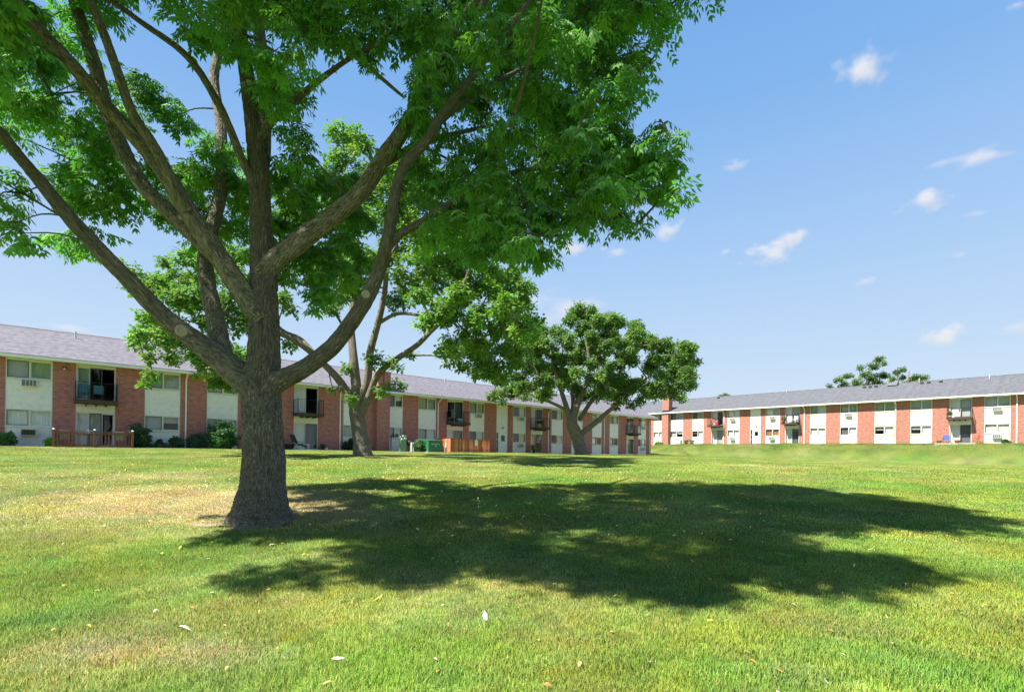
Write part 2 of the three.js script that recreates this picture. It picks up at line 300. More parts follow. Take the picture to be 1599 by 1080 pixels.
function building(name, label, f, bays, o) {
  const b = thing(name, label, 'apartment building', V(f.X0, f.base, -f.Z0), f.phi);
  const xa = bays[0][1], xb = bays[bays.length - 1][2], D = 12;
  for (const [type, x0, x1, q = {}] of bays) {
    if (type === 'B') { part('brick_pier', box(x0, x1, -1.2, FH.eave, -.24, 0), o.brick, b); if (q.spout !== undefined) downspout(b, q.spout); if (q.lamp) wallLamp(b, (x0 + x1) / 2, q.lamp); }
    if (type === 'C') {
      part('brick_pier', box(x0, x1, -1.2, FH.eave - .002, -.24, q.out), o.brick, b);
      const c = sub('chimney', b); part('stack', box(x0 + .08, x1 + .06, 5.2, q.top, -.55, q.out - .05), o.brick, c);
      part('flashing', box(x0 + .05, x1 + .09, 5.42, 5.78, -.58, q.out - .02), darkMetal, c); part('cap', box(x0 + .04, x1 + .10, q.top + .001, q.top + .07, -.59, q.out), concrete, c);
    }
    if (type === 'S') {
      sidingPanel(b, x0, x1, 0, FH.sill1); part('plinth', box(x0, x1, -1.2, -.002, -.24, -.01), concrete, b);
      windowUnit(b, x0, x1, FH.sill1, FH.head1, q.lo || 'ww'); sidingPanel(b, x0, x1, FH.head1, FH.sill2); windowUnit(b, x0, x1, FH.sill2, FH.head2, q.up || 'gt');
      part('head_trim', box(x0, x1, FH.head2 + .001, FH.eave - .003, -.2, -.02), trim, b);
      const xc = x0 + (x1 - x0) * (q.acx || .5);
      if (q.acu) airCon(b, xc, 3.62, false); if (q.acl) airCon(b, xc, .62, q.acl === 2);
    }
    if (type === 'D') {
      part('plinth', box(x0, x1, -1.2, .02, -.24, -.01), concrete, b);
      sliding(b, x0, x1, .022, FH.head1, q.lo || 'wg'); sidingPanel(b, x0, x1, FH.head1 + .002, FH.deck); sliding(b, x0, x1, FH.deck + .002, 5.18, q.up || 'wx');
      part('head_trim', box(x0, x1, 5.182, FH.eave - .003, -.2, -.02), trim, b);
      balcony(b, x0, x1, q.out || 1.15);
    }
    if (type === 'E') { part('plinth', box(x0, x1, -1.2, -.002, -.24, -.01), concrete, b); entrance(b, x0, x1); }
  }
  // shell behind the facade
  part('floor_slab', box(xa + .02, xb - .02, 2.56, 2.72, -D + .25, -.42), roomMat, b);
  part('ground_slab', box(xa + .02, xb - .02, -.3, -.01, -D + .25, -.26), roomMat, b);
  part('ceiling', box(xa - .3, xb + .3, FH.eave, FH.eave + .05, -D + .02, -.02), roomMat, b);
  part('back_wall', box(xa, xb, -1.2, FH.eave - .002, -D, -D + .24), o.brick, b);
  part('end_wall', box(xa - .24, xa - .002, -1.2, FH.eave - .002, -D, -.002), o.brick, b); part('end_wall', box(xb + .002, xb + .24, -1.2, FH.eave - .002, -D, -.002), o.brick, b);
  const gab = [[.0, 5.352], [-6, 7.95], [-12, 5.352]];
  part('gable', profile(gab, xa - .24, xa - .02), siding, b); part('gable', profile(gab, xb + .02, xb + .24), siding, b);
  for (let x = xa + 7; x < xb - 2; x += 8.4) part('partition', box(x, x + .12, -.01, 5.29, -D + .25, -.45), roomMat, b);
  const roof = part('roof', profile([[.72, 5.47], [-6, 8.22], [-12.72, 5.47], [-12.72, 5.38], [-6, 8.1], [.72, 5.38]], xa - .75, xb + .75), o.roof, b);
  part('soffit', box(xa - .74, xb + .74, FH.eave + .003, FH.eave + .04, .0, .66), fasciaMat, b);
  part('gutter', profile([[.66, 5.25], [.66, 5.4], [.69, 5.4], [.69, 5.28], [.77, 5.28], [.79, 5.42], [.81, 5.42], [.79, 5.25]], xa - .75, xb + .75), gutterMat, b);
  part('ridge_cap', profile([[-5.8, 8.16], [-6, 8.26], [-6.2, 8.16]], xa - .75, xb + .75), o.roof, b);
  const onRoof = (s) => [lerp(.72, -6, s), lerp(5.47, 8.22, s)];
  for (const [x, s, kind] of o.vents) {
    const [z, y] = onRoof(s);
    if (kind === 'pipe') part('vent_pipe', [rod(V(x, y - .05, z), V(x, y + .5, z), .05, 10)], ventPipe, roof);
    if (kind === 'dot') part('roof_vent', [box(x - .16, x + .16, y - .02, y + .2, z - .16, z + .16)], plasticBlack, roof);
    if (kind === 'box') part('roof_vent', [box(x - .55, x + .55, y - .05, y + .34, z - .5, z + .5)], ventMetal, roof);
  }
  return b;
}
{
  const e = (l, T) => l.map(([k, a, b, q]) => { q = { ...q }; if (q.spout) q.spout = T(q.spout); return [k, T(a), T(b), q]; });
  const left = e([
    ['S', -130, -75, {}], ['B', -75, 6.5], ['S', 6.5, 80.5, { up: 'gt', lo: 'ww', acu: 1, acl: 2, acx: .5 }], ['B', 80.5, 116.7, { lamp: 4.85 }], ['D', 116.7, 179, { up: 'tx-', lo: 'wgx' }], ['B', 179, 224.7, { lamp: 1.35 }],
    ['S', 224.7, 280.4, { up: 'tg', lo: 'gG' }], ['B', 280.4, 321.8, { spout: 289 }], ['S', 321.8, 370.7, { up: 'gt', lo: 'gw' }], ['B', 370.7, 388], ['E', 388, 428], ['B', 428, 458],
    ['D', 458, 496.3, { up: 'w-', lo: 'wd' }], ['B', 496.3, 535.5, { spout: 530 }], ['S', 535.5, 569.5, { up: 'wg', lo: 'gg' }], ['B', 569.5, 584], ['C', 584, 603.8, { out: .55, top: 7.15 }],
    ['S', 603.8, 628.5, { up: 'dW', lo: 'gw' }], ['B', 628.5, 652.7], ['S', 652.7, 680.5, { up: 'cg', lo: 'gw' }], ['B', 680.5, 697.5, { spout: 683 }], ['D', 697.5, 723, { up: 'xd', lo: 'wg' }], ['B', 723, 732],
    ['S', 732, 756.3, { up: 'gc', lo: 'dw', acu: 1, acx: .55 }], ['B', 756.3, 775], ['E', 775, 792.7], ['B', 792.7, 800.7, { lamp: 4.95 }], ['S', 800.7, 821.2, { up: 'dx', lo: 'dw', acu: 1, acl: 1, acx: .55 }], ['B', 821.2, 829],
    ['D', 829, 847.4, { up: 'wx', lo: 'cx' }], ['B', 847.4, 861, { spout: 855.5 }], ['S', 861, 879, { up: 'dw', lo: 'dx' }], ['B', 879, 892.6], ['S', 892.6, 910, { up: 'gw', lo: 'ww' }], ['B', 910, 924.7],
    ['S', 924.7, 940, { up: 'gx', lo: 'xd' }], ['B', 940, 952, { spout: 943 }], ['S', 952, 966, { up: 'gw', lo: 'xd' }], ['B', 966, 978.3], ['D', 978.3, 990, { up: 'xd', lo: 'wd' }], ['B', 990, 996.6], ['S', 996.6, 1009.3, { up: 'dw', lo: 'dw', acu: 1, acl: 1 }], ['B', 1009.3, 1015, { spout: 1013.8 }],
  ], TL);
  building('brick_apartment_building', 'long shaded brick apartment building with white siding panels behind the big trees', FAC.left, left, {
    brick, roof: roofLeft, vents: [[TL(116), .78, 'pipe'], [TL(728), .62, 'pipe'], [TL(735), .85, 'pipe'], [TL(905), .8, 'dot'], [TL(640), .9, 'dot']],
  });
  const right = e([
    ['B', 960, 1020.7], ['S', 1020.7, 1036.5, { up: 'gd', lo: 'ww' }], ['C', 1036.5, 1046.5, { out: .6, top: 8.0 }], ['S', 1046.5, 1066.8, { up: 'dg', lo: 'gW' }], ['B', 1066.8, 1081], ['S', 1081, 1098.6, { up: 'dg', lo: 'Dw' }], ['B', 1098.6, 1110.8],
    ['D', 1110.8, 1129, { up: 'wx', lo: 'wg' }], ['B', 1129, 1136, { spout: 1131 }], ['S', 1136, 1155, { up: 'ww', lo: 'ww', acu: 1, acl: 1, acx: .45 }], ['B', 1155, 1171.6], ['E', 1171.6, 1188], ['B', 1188, 1195.6],
    ['S', 1195.6, 1217.7, { up: 'wg', lo: 'oo', acu: 1, acl: 1 }], ['B', 1217.7, 1226], ['D', 1226, 1248.4, { up: 'wg', lo: 'wd' }], ['B', 1248.4, 1265, { spout: 1256.5 }], ['S', 1265, 1290, { up: 'tw', lo: 'ww' }], ['B', 1290, 1312],
    ['S', 1312, 1339, { up: 'gt', lo: 'dw', acu: 1 }], ['B', 1339, 1366], ['S', 1366, 1397, { up: 'gt', lo: 'Gw' }], ['B', 1397, 1422, { spout: 1399.3 }], ['S', 1422, 1456, { up: 'gt', lo: 'Gw' }], ['B', 1456, 1482.5],
    ['D', 1482.5, 1518, { up: 'wg', lo: 'wd' }], ['B', 1518, 1537.5], ['S', 1537.5, 1578.5, { up: 'gt', lo: 'ww', acu: 1, acl: 1 }], ['B', 1578.5, 1608, { spout: 1588.6 }], ['S', 1608, 1655, {}], ['B', 1655, 1700],
  ], TR);
  building('sunlit_apartment_building', 'sunlit brick apartment building with white panels on top of the grass bank', FAC.right, right, {
    brick: brickWarm, roof: roofRight, vents: [[TR(1098), .85, 'dot'], [TR(1205), .9, 'pipe'], [TR(1332), .84, 'dot'], [TR(1341), .84, 'dot'], [TR(1350.5), .84, 'dot'], [TR(1377), .88, 'box'], [TR(1425), .84, 'dot'], [TR(1436), .84, 'dot'], [TR(1456), .84, 'dot'], [TR(1535), .86, 'pipe'], [TR(1418), .97, 'pipe']],
  });
}
// ------------------------------------------------------------------ trees
const barkTex = (r, g, b) => texture(512, (u, v) => { const k = 1 + tnoise(u, v * .35, 46) * .8 + tnoise(u, v, 9, 3) * .35 + tnoise(u, v, 120, 8) * .3, m = sstep(.05, .4, tnoise(u, v, 7, 17)) * .35; return [r * k * (1 - m * .1), g * k * (1 + m * .12), b * k]; }, 1, 1);
const barkBump = texture(512, (u, v) => { const wob = tnoise(u, v, 8, 5) * .05, s = Math.abs(tnoise(u + wob, v * .3, 40, 1)) * 1.7 + Math.abs(tnoise(u + wob, v * .6, 90, 2)) * .6; const k = clamp(s, 0, 1); return [k, k, k]; }, 1, 1, false);
const bark = new THREE.MeshStandardMaterial({ map: barkTex(.25, .215, .16), bumpMap: barkBump, bumpScale: .05, roughness: .95 });
const barkPale = new THREE.MeshStandardMaterial({ map: barkTex(.25, .205, .16), bumpMap: barkBump, bumpScale: .03, roughness: .95 });
const scarMat = paint(.34, .29, .22, .95);

function tube(pts, radii, radial, seed, opt = {}) {                    // tapered wandering limb; radii follow the points
  const curve = new THREE.CatmullRomCurve3(pts, false, 'centripetal'), len = curve.getLength(), N = Math.max(6, Math.min(opt.cap || 90, Math.round(len / (opt.step || .18))));
  const pos = [], uv = [], idx = [], up = V(0.31, .2, .93); let nrm = null;
  const tiles = Math.max(1, Math.round(2 * Math.PI * radii[0] / 1.0)) || 1;
  for (let i = 0; i <= N; i++) {
    const t = i / N, p = curve.getPoint(t), d = curve.getTangent(t), s = t * (pts.length - 1), a = Math.min(pts.length - 2, Math.floor(s));
    let r = lerp(radii[a], radii[a + 1], s - a);
    if (!nrm) nrm = up.clone().cross(d).normalize(); else nrm.addScaledVector(d, -nrm.dot(d)).normalize();
    const bin = d.clone().cross(nrm);
    for (let k = 0; k <= radial; k++) {
      const th = k / radial * 2 * Math.PI, c = Math.cos(th), sn = Math.sin(th);
      let rr = r * (1 + .07 * noise(c * 1.4 + seed, sn * 1.4, t * len * 1.1) + .04 * noise(c * 3 + seed, sn * 3, t * len * 3));
      if (opt.flute) rr *= opt.flute(t, th);
      if (opt.rough) { const kk = 9 * r / .35, w = .6 * noise(c * 2 + seed, sn * 2, t * len * 3), a = 1 - Math.abs(noise(c * kk + w, sn * kk + seed, t * len * 5)) * 2.2, b = 1 - Math.abs(noise(c * kk * 2.1 + seed, sn * kk * 2.1 + w, t * len * 11 + 40)) * 2.2; rr -= opt.rough * Math.min(1, r / .22) * (Math.max(0, a) ** 2 + .5 * Math.max(0, b) ** 2); }
      pos.push(p.x + (nrm.x * c + bin.x * sn) * rr, p.y + (nrm.y * c + bin.y * sn) * rr, p.z + (nrm.z * c + bin.z * sn) * rr);
      uv.push(k / radial * tiles, t * len / 1.2);
    }
  }
  for (let i = 0; i < N; i++) for (let k = 0; k < radial; k++) { const a = i * (radial + 1) + k, b = a + radial + 1; idx.push(a, a + 1, b + 1, a, b + 1, b); }
  const g = new THREE.BufferGeometry(); g.setAttribute('position', new THREE.Float32BufferAttribute(pos, 3)); g.setAttribute('uv', new THREE.Float32BufferAttribute(uv, 2)); g.setIndex(idx); g.computeVertexNormals();
  const nn = g.attributes.normal; for (let i = 0; i <= N; i++) { const a = i * (radial + 1), b = a + radial; const v = V(nn.getX(a) + nn.getX(b), nn.getY(a) + nn.getY(b), nn.getZ(a) + nn.getZ(b)).normalize(); nn.setXYZ(a, v.x, v.y, v.z); nn.setXYZ(b, v.x, v.y, v.z); }
  return { geo: g, curve };
}
// sprigs of foliage
function leafQuad(pos, nor, base, dir, side, len, wid, fold) {         // folded blade of two faces
  const mid = base.clone().addScaledVector(dir, len * .45), tip = base.clone().addScaledVector(dir, len), n = dir.clone().cross(side).normalize();
  const a = mid.clone().addScaledVector(side, wid).addScaledVector(n, fold), b = mid.clone().addScaledVector(side, -wid).addScaledVector(n, fold); tip.addScaledVector(n, -fold * .6);
  for (const t of [[base, a, tip], [base, tip, b]]) { const f = t[1].clone().sub(t[0]).cross(t[2].clone().sub(t[0])).normalize(); for (const v of t) { pos.push(v.x, v.y, v.z); nor.push(f.x, f.y, f.z); } }
}
function geoOf(pos, nor, col) { const g = new THREE.BufferGeometry(); g.setAttribute('position', new THREE.Float32BufferAttribute(pos, 3)); g.setAttribute('normal', new THREE.Float32BufferAttribute(nor, 3)); if (col) g.setAttribute('color', new THREE.Float32BufferAttribute(col, 3)); return g; }
function ashSprig(seed, size) {                                        // twig with drooping compound leaves
  const R = rng(seed), pos = [], nor = [];
  for (let i = 0; i < 7; i++) {
    const o = V((R() - .5) * .16, (R() - .5) * .1, (R() - .5) * .16), az = i * 2.4 + R(), d = V(Math.cos(az), -.15 - R() * .5, Math.sin(az)).normalize(), L = size * (.8 + .5 * R());
    let p = o.clone(), dir = d.clone(); const n = 3;
    for (let k = 0; k < n; k++) {
      p = p.clone().addScaledVector(dir, L / n); dir = dir.clone().add(V(0, -.22, 0)).normalize();
      const side = dir.clone().cross(V(0, 1, 0)).normalize(), up = side.clone().cross(dir);
      for (const s of [-1, 1]) { const ld = dir.clone().multiplyScalar(.62).addScaledVector(side, s * .78).addScaledVector(V(0, -1, 0), .35 + .6 * R()).normalize(); leafQuad(pos, nor, p, ld, ld.clone().cross(up).normalize(), size * (.52 + .16 * R()), size * .105, size * .02 * (R() - .3)); }
    }
    leafQuad(pos, nor, p, dir, dir.clone().cross(V(.3, 1, .1)).normalize(), size * .6, size * .11, size * .02);
  }
  return geoOf(pos, nor);
}
function broadSprig(seed, n, spread, leaf) {                           // tuft of single broad leaves
  const R = rng(seed), pos = [], nor = [];
  for (let i = 0; i < n; i++) {
    const v = V(R() - .5, (R() - .5) * .75, R() - .5).multiplyScalar(2 * spread * (.4 + .6 * R())), d = v.clone().normalize().add(V((R() - .5) * 1.2, -.45 + (R() - .5) * .7, (R() - .5) * 1.2)).normalize();
    const s = d.clone().cross(V(R() - .5, 1, R() - .5)).normalize(), L = leaf * (.7 + .6 * R()); leafQuad(pos, nor, v, d, s, L, L * .36, L * .08 * (R() - .3));
  }
  return geoOf(pos, nor);
}
const leafMat = (r, g, b, t = .42) => new THREE.MeshPhysicalMaterial({ color: new THREE.Color().setRGB(r, g, b), roughness: .9, transmission: t, thickness: 0, side: THREE.DoubleSide, specularIntensity: .5, clearcoat: .2, clearcoatRoughness: .45 });
const inPoly = (poly, x, y) => { let c = false; for (let i = 0, j = poly.length - 1; i < poly.length; j = i++) { const [xi, yi] = poly[i], [xj, yj] = poly[j]; if ((yi > y) !== (yj > y) && x < (xj - xi) * (y - yi) / (yj - yi) + xi) c = !c; } return c; };

// limbs: [[px, py, depth, width in px], ...]; clumps: [point, radius, weight]
function plantTree(o) {
  const t = thing(o.name, o.label, 'tree', V(0, 0, 0), 0, o.group), base = at(...o.limbs[0][0].slice(0, 3)); t.position.copy(base);
  const curves = [], loc = (p) => p.clone().sub(base);
  o.limbs.forEach((l, i) => {
    const pts = l.map((q) => (q.isVector3 ? q.clone() : at(q[0], q[1], q[2]))), rad = l.map((q) => (q.r !== undefined ? q.r : q[3] / 2 * q[2] / F * (i ? o.slim || 1 : (o.slim || 1) ** .95)));
    const { geo, curve } = tube(pts.map(loc), rad, o.rough ? (i ? (rad[0] > .1 ? 56 : 20) : 180) : i ? (rad[0] > .1 ? 18 : 10) : 56, o.seed + i * 3.7, i ? (o.rough ? { rough: o.rough * .8, step: .045, cap: 170 } : {}) : { flute: o.flute, step: o.rough ? .028 : .07, rough: o.rough, cap: o.rough ? 460 : 90 });
    part(i ? 'limb' : 'trunk', geo, o.bark, t); const cs = curve.getSpacedPoints(40); curves.push(...cs.slice(12).map((p, k) => ({ p: p.add(base), r: lerp(rad[0], rad[rad.length - 1], (k + 12) / 40) })));
  });
  for (const [px, py, Z, r] of o.scars || []) { const p = at(px, py, Z), g = new THREE.TorusGeometry(r, r * .42, 8, 16); g.scale(1, 1, .6); const d = new THREE.CircleGeometry(r, 14); d.translate(0, 0, .005); g.lookAt(V(-p.x, EYE - p.y, -p.z).normalize()); d.lookAt(V(-p.x, EYE - p.y, -p.z).normalize()); const k = loc(p); part('branch_scar', merged([g.translate(k.x, k.y, k.z), d.translate(k.x, k.y, k.z)]), scarMat, t); }
  // twigs out to every clump, and sprigs of leaves round their ends
  const R = rng(o.seed * 31 + 7), twigs = [], mats = o.sprigs.map(() => []), cols = o.sprigs.map(() => []), c = new THREE.Color();
  const near = (p) => { let m = 1e9; for (const q of curves) m = Math.min(m, q.p.distanceToSquared(p)); return m; };
  o.clumps = o.clumps.map((q) => [near(q[0]), q]).sort((a, b) => a[0] - b[0]).map((q) => q[1]);
  for (const [p, r, dens = 1, tone = 1] of o.clumps) {
    let best = null, bd = 1e9; for (const q of curves) { const d = q.p.distanceTo(p) + (q.p.y > p.y + .3 ? 0.8 : 0); if (d < bd) { bd = d; best = q; } }
    if (bd > r * .5 && bd < o.reach) {
      const mid = best.p.clone().lerp(p, .5).add(V((R() - .5) * .3, .18 * bd * (R() - .1), (R() - .5) * .3)), w = o.twig * (.7 + .5 * bd / 2);
      twigs.push(tube([best.p, mid, p].map(loc), [w, w * .6, w * .3], 6, 3 + R() * 9, { step: .35 }).geo);
    }
    curves.push({ p, r: .01 });
    for (let k = 0; k < o.subTwigs; k++) { const d = V(R() - .5, R() - .55, R() - .5).normalize().multiplyScalar(r * (.6 + .4 * R())); const e = p.clone().add(d), m = p.clone().addScaledVector(d, .5).add(V(0, .1 * r, 0)); twigs.push(tube([p, m, e].map(loc), [o.twig * .35, o.twig * .25, o.twig * .12], 4, R() * 9, { step: .5 }).geo); }
    const n = Math.round(o.count * dens * (r / o.r0) ** 2.2), light = tone * (.82 + .36 * R());
    for (let k = 0; k < n; k++) {
      const d = V(R() * 2 - 1, R() * 2 - 1, R() * 2 - 1); if (d.lengthSq() > 1) { k--; continue; }
      d.multiplyScalar(.35 + .65 * d.length() ** .3); d.y *= .78;
      const q = p.clone().addScaledVector(d, r * (.75 + .5 * R())), s = .75 + .5 * R(), v = Math.floor(R() * o.sprigs.length);
      mats[v].push(new THREE.Matrix4().compose(loc(q), new THREE.Quaternion().setFromEuler(new THREE.Euler((R() - .5) * .9, R() * 6.28, (R() - .5) * .9)), V(s, s, s)));
      const y = R(), l = light * (.78 + .44 * R()); cols[v].push([(1 + .5 * (y > .82 ? y : 0)) * l, (1 + .14 * (y > .82 ? y : 0)) * l, l]);
    }
  }
  part('twigs', merged(twigs), o.bark, t).userData.kind = 'stuff';
  o.sprigs.forEach((g, v) => {
    if (!mats[v].length) return;
    const im = shade(new THREE.InstancedMesh(g, o.leaf, mats[v].length)); im.name = 'crown'; im.userData.kind = 'stuff';
    mats[v].forEach((m, i) => { im.setMatrixAt(i, m); im.setColorAt(i, c.setRGB(...cols[v][i])); }); t.add(im);
  });
  return t;
}
// fills an outline in the picture with clumps at depths za..zb, keeping sky gaps open
function fill(list, R, poly, step, rpx, za, zb, gaps = [], dens = 1, tone = 1) {
  const xs = poly.map((p) => p[0]), ys = poly.map((p) => p[1]);
  for (let y = Math.min(...ys); y <= Math.max(...ys); y += step) for (let x = Math.min(...xs); x <= Math.max(...xs); x += step) {
    const px = x + (R() - .5) * step * .9, py = y + (R() - .5) * step * .9, Z = lerp(za, zb, R()), rr = rpx * (.75 + .5 * R());
    if (!inPoly(poly, px, py) || gaps.some(([gx, gy, gr]) => Math.hypot(px - gx, py - gy) < gr + rr * .55)) continue;
    list.push([at(px, py, Z), rr * Z / F, dens, tone]);
  }
}
// the big ash in front
{
  const Z0 = 9.7, limbs = [
    [[407, 826, Z0, 122], [407, 806, Z0, 104], [408, 788, Z0, 90], [410, 760, Z0, 76], [411, 715, Z0, 69], [409, 650, Z0, 66], [409, 600, Z0, 64], [411, 550, Z0, 54], [412, 480, Z0, 48], [411, 420, Z0, 44], [407, 350, Z0 - .05, 37], [405, 290, Z0 - .1, 35], [397, 215, Z0 - .2, 28], [384, 110, Z0 - .4, 25], [367, 0, Z0 - .7, 20], [352, -110, Z0 - 1, 15], [345, -260, Z0 - 1.2, 8]],
    [[404, 300, Z0 + .1, 26], [411, 240, Z0 + .2, 24], [413, 150, Z0 + .4, 22], [407, 74, Z0 + .6, 21], [402, 0, Z0 + .8, 18], [410, -120, Z0 + 1.1, 13], [420, -240, Z0 + 1.4, 7]],
    // left low limb
    [[412, 612, Z0, 58], [388, 596, Z0, 54], [350, 566, Z0 - .05, 46], [308, 534, Z0 - .1, 37], [262, 500, Z0 - .2, 32], [205, 442, Z0 - .4, 29], [152, 388, Z0 - .6, 27], [100, 330, Z0 - .8, 25], [58, 278, Z0 - 1, 22], [28, 243, Z0 - 1.2, 20], [-4, 203, Z0 - 1.5, 18], [-80, 130, Z0 - 2.1, 14], [-190, 40, Z0 - 2.9, 8]],
    // stem rising from it
    [[352, 572, Z0 + .1, 34], [344, 535, Z0 + .3, 33], [334, 490, Z0 + .6, 30], [323, 440, Z0 + .9, 28], [320, 400, Z0 + 1.1, 25], [330, 360, Z0 + 1.3, 23], [344, 296, Z0 + 1.6, 21], [345, 200, Z0 + 2, 18], [334, 120, Z0 + 2.4, 16], [345, 60, Z0 + 2.7, 13], [350, -60, Z0 + 3.2, 8]],
    // steep left limbs
    [[412, 500, Z0 - .05, 44], [388, 470, Z0 - .15, 40], [345, 405, Z0 - .3, 36], [300, 340, Z0 - .5, 33], [259, 274, Z0 - .7, 30], [230, 237, Z0 - .85, 26], [163, 163, Z0 - 1.2, 24], [111, 100, Z0 - 1.6, 23], [63, 48, Z0 - 1.9, 21], [15, -8, Z0 - 2.3, 19], [-90, -130, Z0 - 3, 13], [-200, -250, Z0 - 3.6, 7]],
    [[345, 408, Z0 - .15, 28], [300, 365, Z0 - .05, 28], [258, 325, Z0 + .05, 27], [222, 289, Z0 + .1, 26], [188, 226, Z0 + .2, 25], [165, 167, Z0 + .2, 24], [148, 104, Z0 + .2, 22], [130, 48, Z0 + .1, 21], [115, 0, Z0, 19], [85, -120, Z0 - .3, 14], [70, -230, Z0 - .5, 8]],
    [[292, 330, Z0 - .62, 22], [258, 262, Z0 - .95, 20], [236, 222, Z0 - 1.1, 18], [207, 178, Z0 - 1.3, 17], [180, 104, Z0 - 1.6, 16], [160, 48, Z0 - 1.8, 15], [140, -2, Z0 - 2, 13], [120, -100, Z0 - 2.4, 9]],
    [[404, 300, Z0 - .1, 15], [385, 265, Z0 - .3, 15], [341, 163, Z0 - .7, 14], [292, 88, Z0 - 1, 12], [222, 36, Z0 - 1.4, 10], [168, -2, Z0 - 1.7, 8], [90, -40, Z0 - 2, 5]],
    // right upper limb
    [[408, 432, Z0 - .05, 36], [428, 408, Z0 - .12, 36], [470, 376, Z0 - .2, 34], [513, 342, Z0 - .3, 32], [560, 303, Z0 - .4, 30], [600, 244, Z0 - .6, 29], [630, 202, Z0 - .8, 26], [652, 163, Z0 - .9, 23], [668, 119, Z0 - 1, 20], [689, 70, Z0 - 1.2, 17], [709, 42, Z0 - 1.3, 15], [742, 2, Z0 - 1.5, 13], [800, -90, Z0 - 1.9, 8]],
    [[412, 415, Z0 + .1, 24], [440, 388, Z0 + .15, 24], [480, 358, Z0 + .1, 22], [520, 335, Z0, 20], [565, 302, Z0 - .3, 16]],
    [[590, 262, Z0 - .5, 16], [612, 248, Z0 - .4, 14], [660, 222, Z0 - .2, 12], [705, 210, Z0, 9], [770, 195, Z0 + .2, 5]],
    // right low limb
    [[412, 606, Z0 - .05, 48], [440, 592, Z0 - .1, 36], [478, 573, Z0 - .25, 32], [520, 540, Z0 - .4, 30], [552, 498, Z0 - .6, 28], [578, 455, Z0 - .8, 26], [598, 402, Z0 - 1, 24], [611, 340, Z0 - 1.2, 21], [618, 298, Z0 - 1.3, 20], [631, 259, Z0 - 1.4, 19], [667, 218, Z0 - 1.5, 17], [686, 184, Z0 - 1.6, 15], [718, 144, Z0 - 1.7, 13], [763, 85, Z0 - 1.8, 11], [802, 32, Z0 - 1.9, 10], [840, -15, Z0 - 2, 7]],
    [[603, 388, Z0 - 1, 16], [625, 365, Z0 - 1.1, 15], [660, 345, Z0 - 1.2, 13], [705, 315, Z0 - 1.4, 11], [745, 296, Z0 - 1.6, 9], [780, 275, Z0 - 1.7, 7], [830, 263, Z0 - 1.8, 6], [880, 261, Z0 - 1.9, 4]],
    [[640, 245, Z0 - 1.4, 10], [700, 180, Z0 - 1.2, 9], [770, 130, Z0 - 1, 8], [830, 100, Z0 - 1, 5]],
    [[398, 230, Z0 - .1, 14], [425, 190, Z0 - .5, 13], [480, 140, Z0 - 1, 11], [540, 95, Z0 - 1.5, 8], [600, 60, Z0 - 1.9, 5]],
  ];
  // limbs above and behind the view: towards the camera, and to the back
  const lv = (list) => list.map(([x, y, z, r]) => { const v = V(x, y, -z); v.r = r; return v; });
  limbs.push(lv([[-7.3, 8.15, 7.45, .07], [-7.5, 8.8, 6.4, .07], [-7.6, 9.2, 5.4, .05], [-7.2, 9.3, 4.4, .03]]), lv([[-4.9, 9.55, 9, .09], [-4.3, 10.5, 7.6, .09], [-3.3, 11, 5.9, .06], [-2.3, 11, 4.5, .03]]),
    lv([[-5.2, 10.7, 10.45, .08], [-4.4, 11.5, 12.2, .08], [-3.2, 11.6, 14.2, .04]]), lv([[-.6, 8.85, 8.2, .05], [.3, 10.4, 7.7, .05], [1.2, 12, 6.9, .03]]), lv([[-4.9, 11.5, 8.6, .06], [-5, 13, 8.9, .05], [-5.3, 14.4, 9.2, .03]]));
  const clumps = [], R = rng(5);
  const skyGap = [[556, 150, 58], [520, 195, 42], [600, 110, 26], [240, 95, 45], [300, 125, 38], [200, 60, 40], [265, 215, 26], [215, 375, 36], [40, 240, 26], [70, 340, 24], [545, 270, 16], [690, 205, 14], [770, 180, 10]];
  fill(clumps, R, [[580, -30], [1040, -30], [1035, 40], [1000, 70], [1000, 140], [950, 165], [985, 180], [1050, 195], [1060, 270], [1050, 310], [985, 340], [890, 360], [820, 395], [740, 395], [640, 330], [640, 200], [620, 90]], 46, 34, 7.2, 9.4, skyGap, 1, 1);
  fill(clumps, R, [[600, -30], [1000, -30], [960, 60], [940, 150], [980, 200], [1000, 280], [900, 330], [800, 360], [700, 340], [660, 240], [690, 100]], 62, 40, 9.5, 12.2, skyGap, 1, .95);
  fill(clumps, R, [[660, 290], [840, 300], [835, 395], [760, 400], [690, 370]], 40, 30, 7.4, 8.8, [], 1, 1);
  for (const [x, y, r] of [[1048, 215, 22], [1040, 255, 22], [1052, 300, 15], [1030, 190, 16], [1000, 345, 16], [965, 350, 18], [880, 368, 18], [1035, 20, 22], [1035, 58, 13], [985, 130, 15], [985, 108, 12], [905, 345, 20], [850, 340, 22]]) clumps.push([at(x, y, 7.4 + R()), r * 7.9 / F, 1, 1]);
  fill(clumps, R, [[230, -30], [600, -30], [610, 70], [560, 75], [530, 80], [500, 130], [500, 240], [440, 250], [420, 120], [300, 60]], 42, 32, 7.4, 8.8, skyGap, 1, 1.1);
  fill(clumps, R, [[440, 230], [520, 230], [560, 250], [600, 330], [570, 440], [480, 480], [440, 440]], 40, 30, 9.8, 12.5, [[556, 215, 40], [455, 470, 10]], .95, .9);
  fill(clumps, R, [[-40, -30], [175, -30], [150, 60], [160, 150], [215, 230], [200, 330], [215, 400], [130, 420], [70, 390], [40, 300], [60, 240], [-40, 190]], 44, 33, 9.6, 12.6, skyGap, 1, 1.05);
  fill(clumps, R, [[-40, -30], [130, -30], [70, 60], [-40, 130]], 46, 32, 6.6, 8, [], .8, 1);
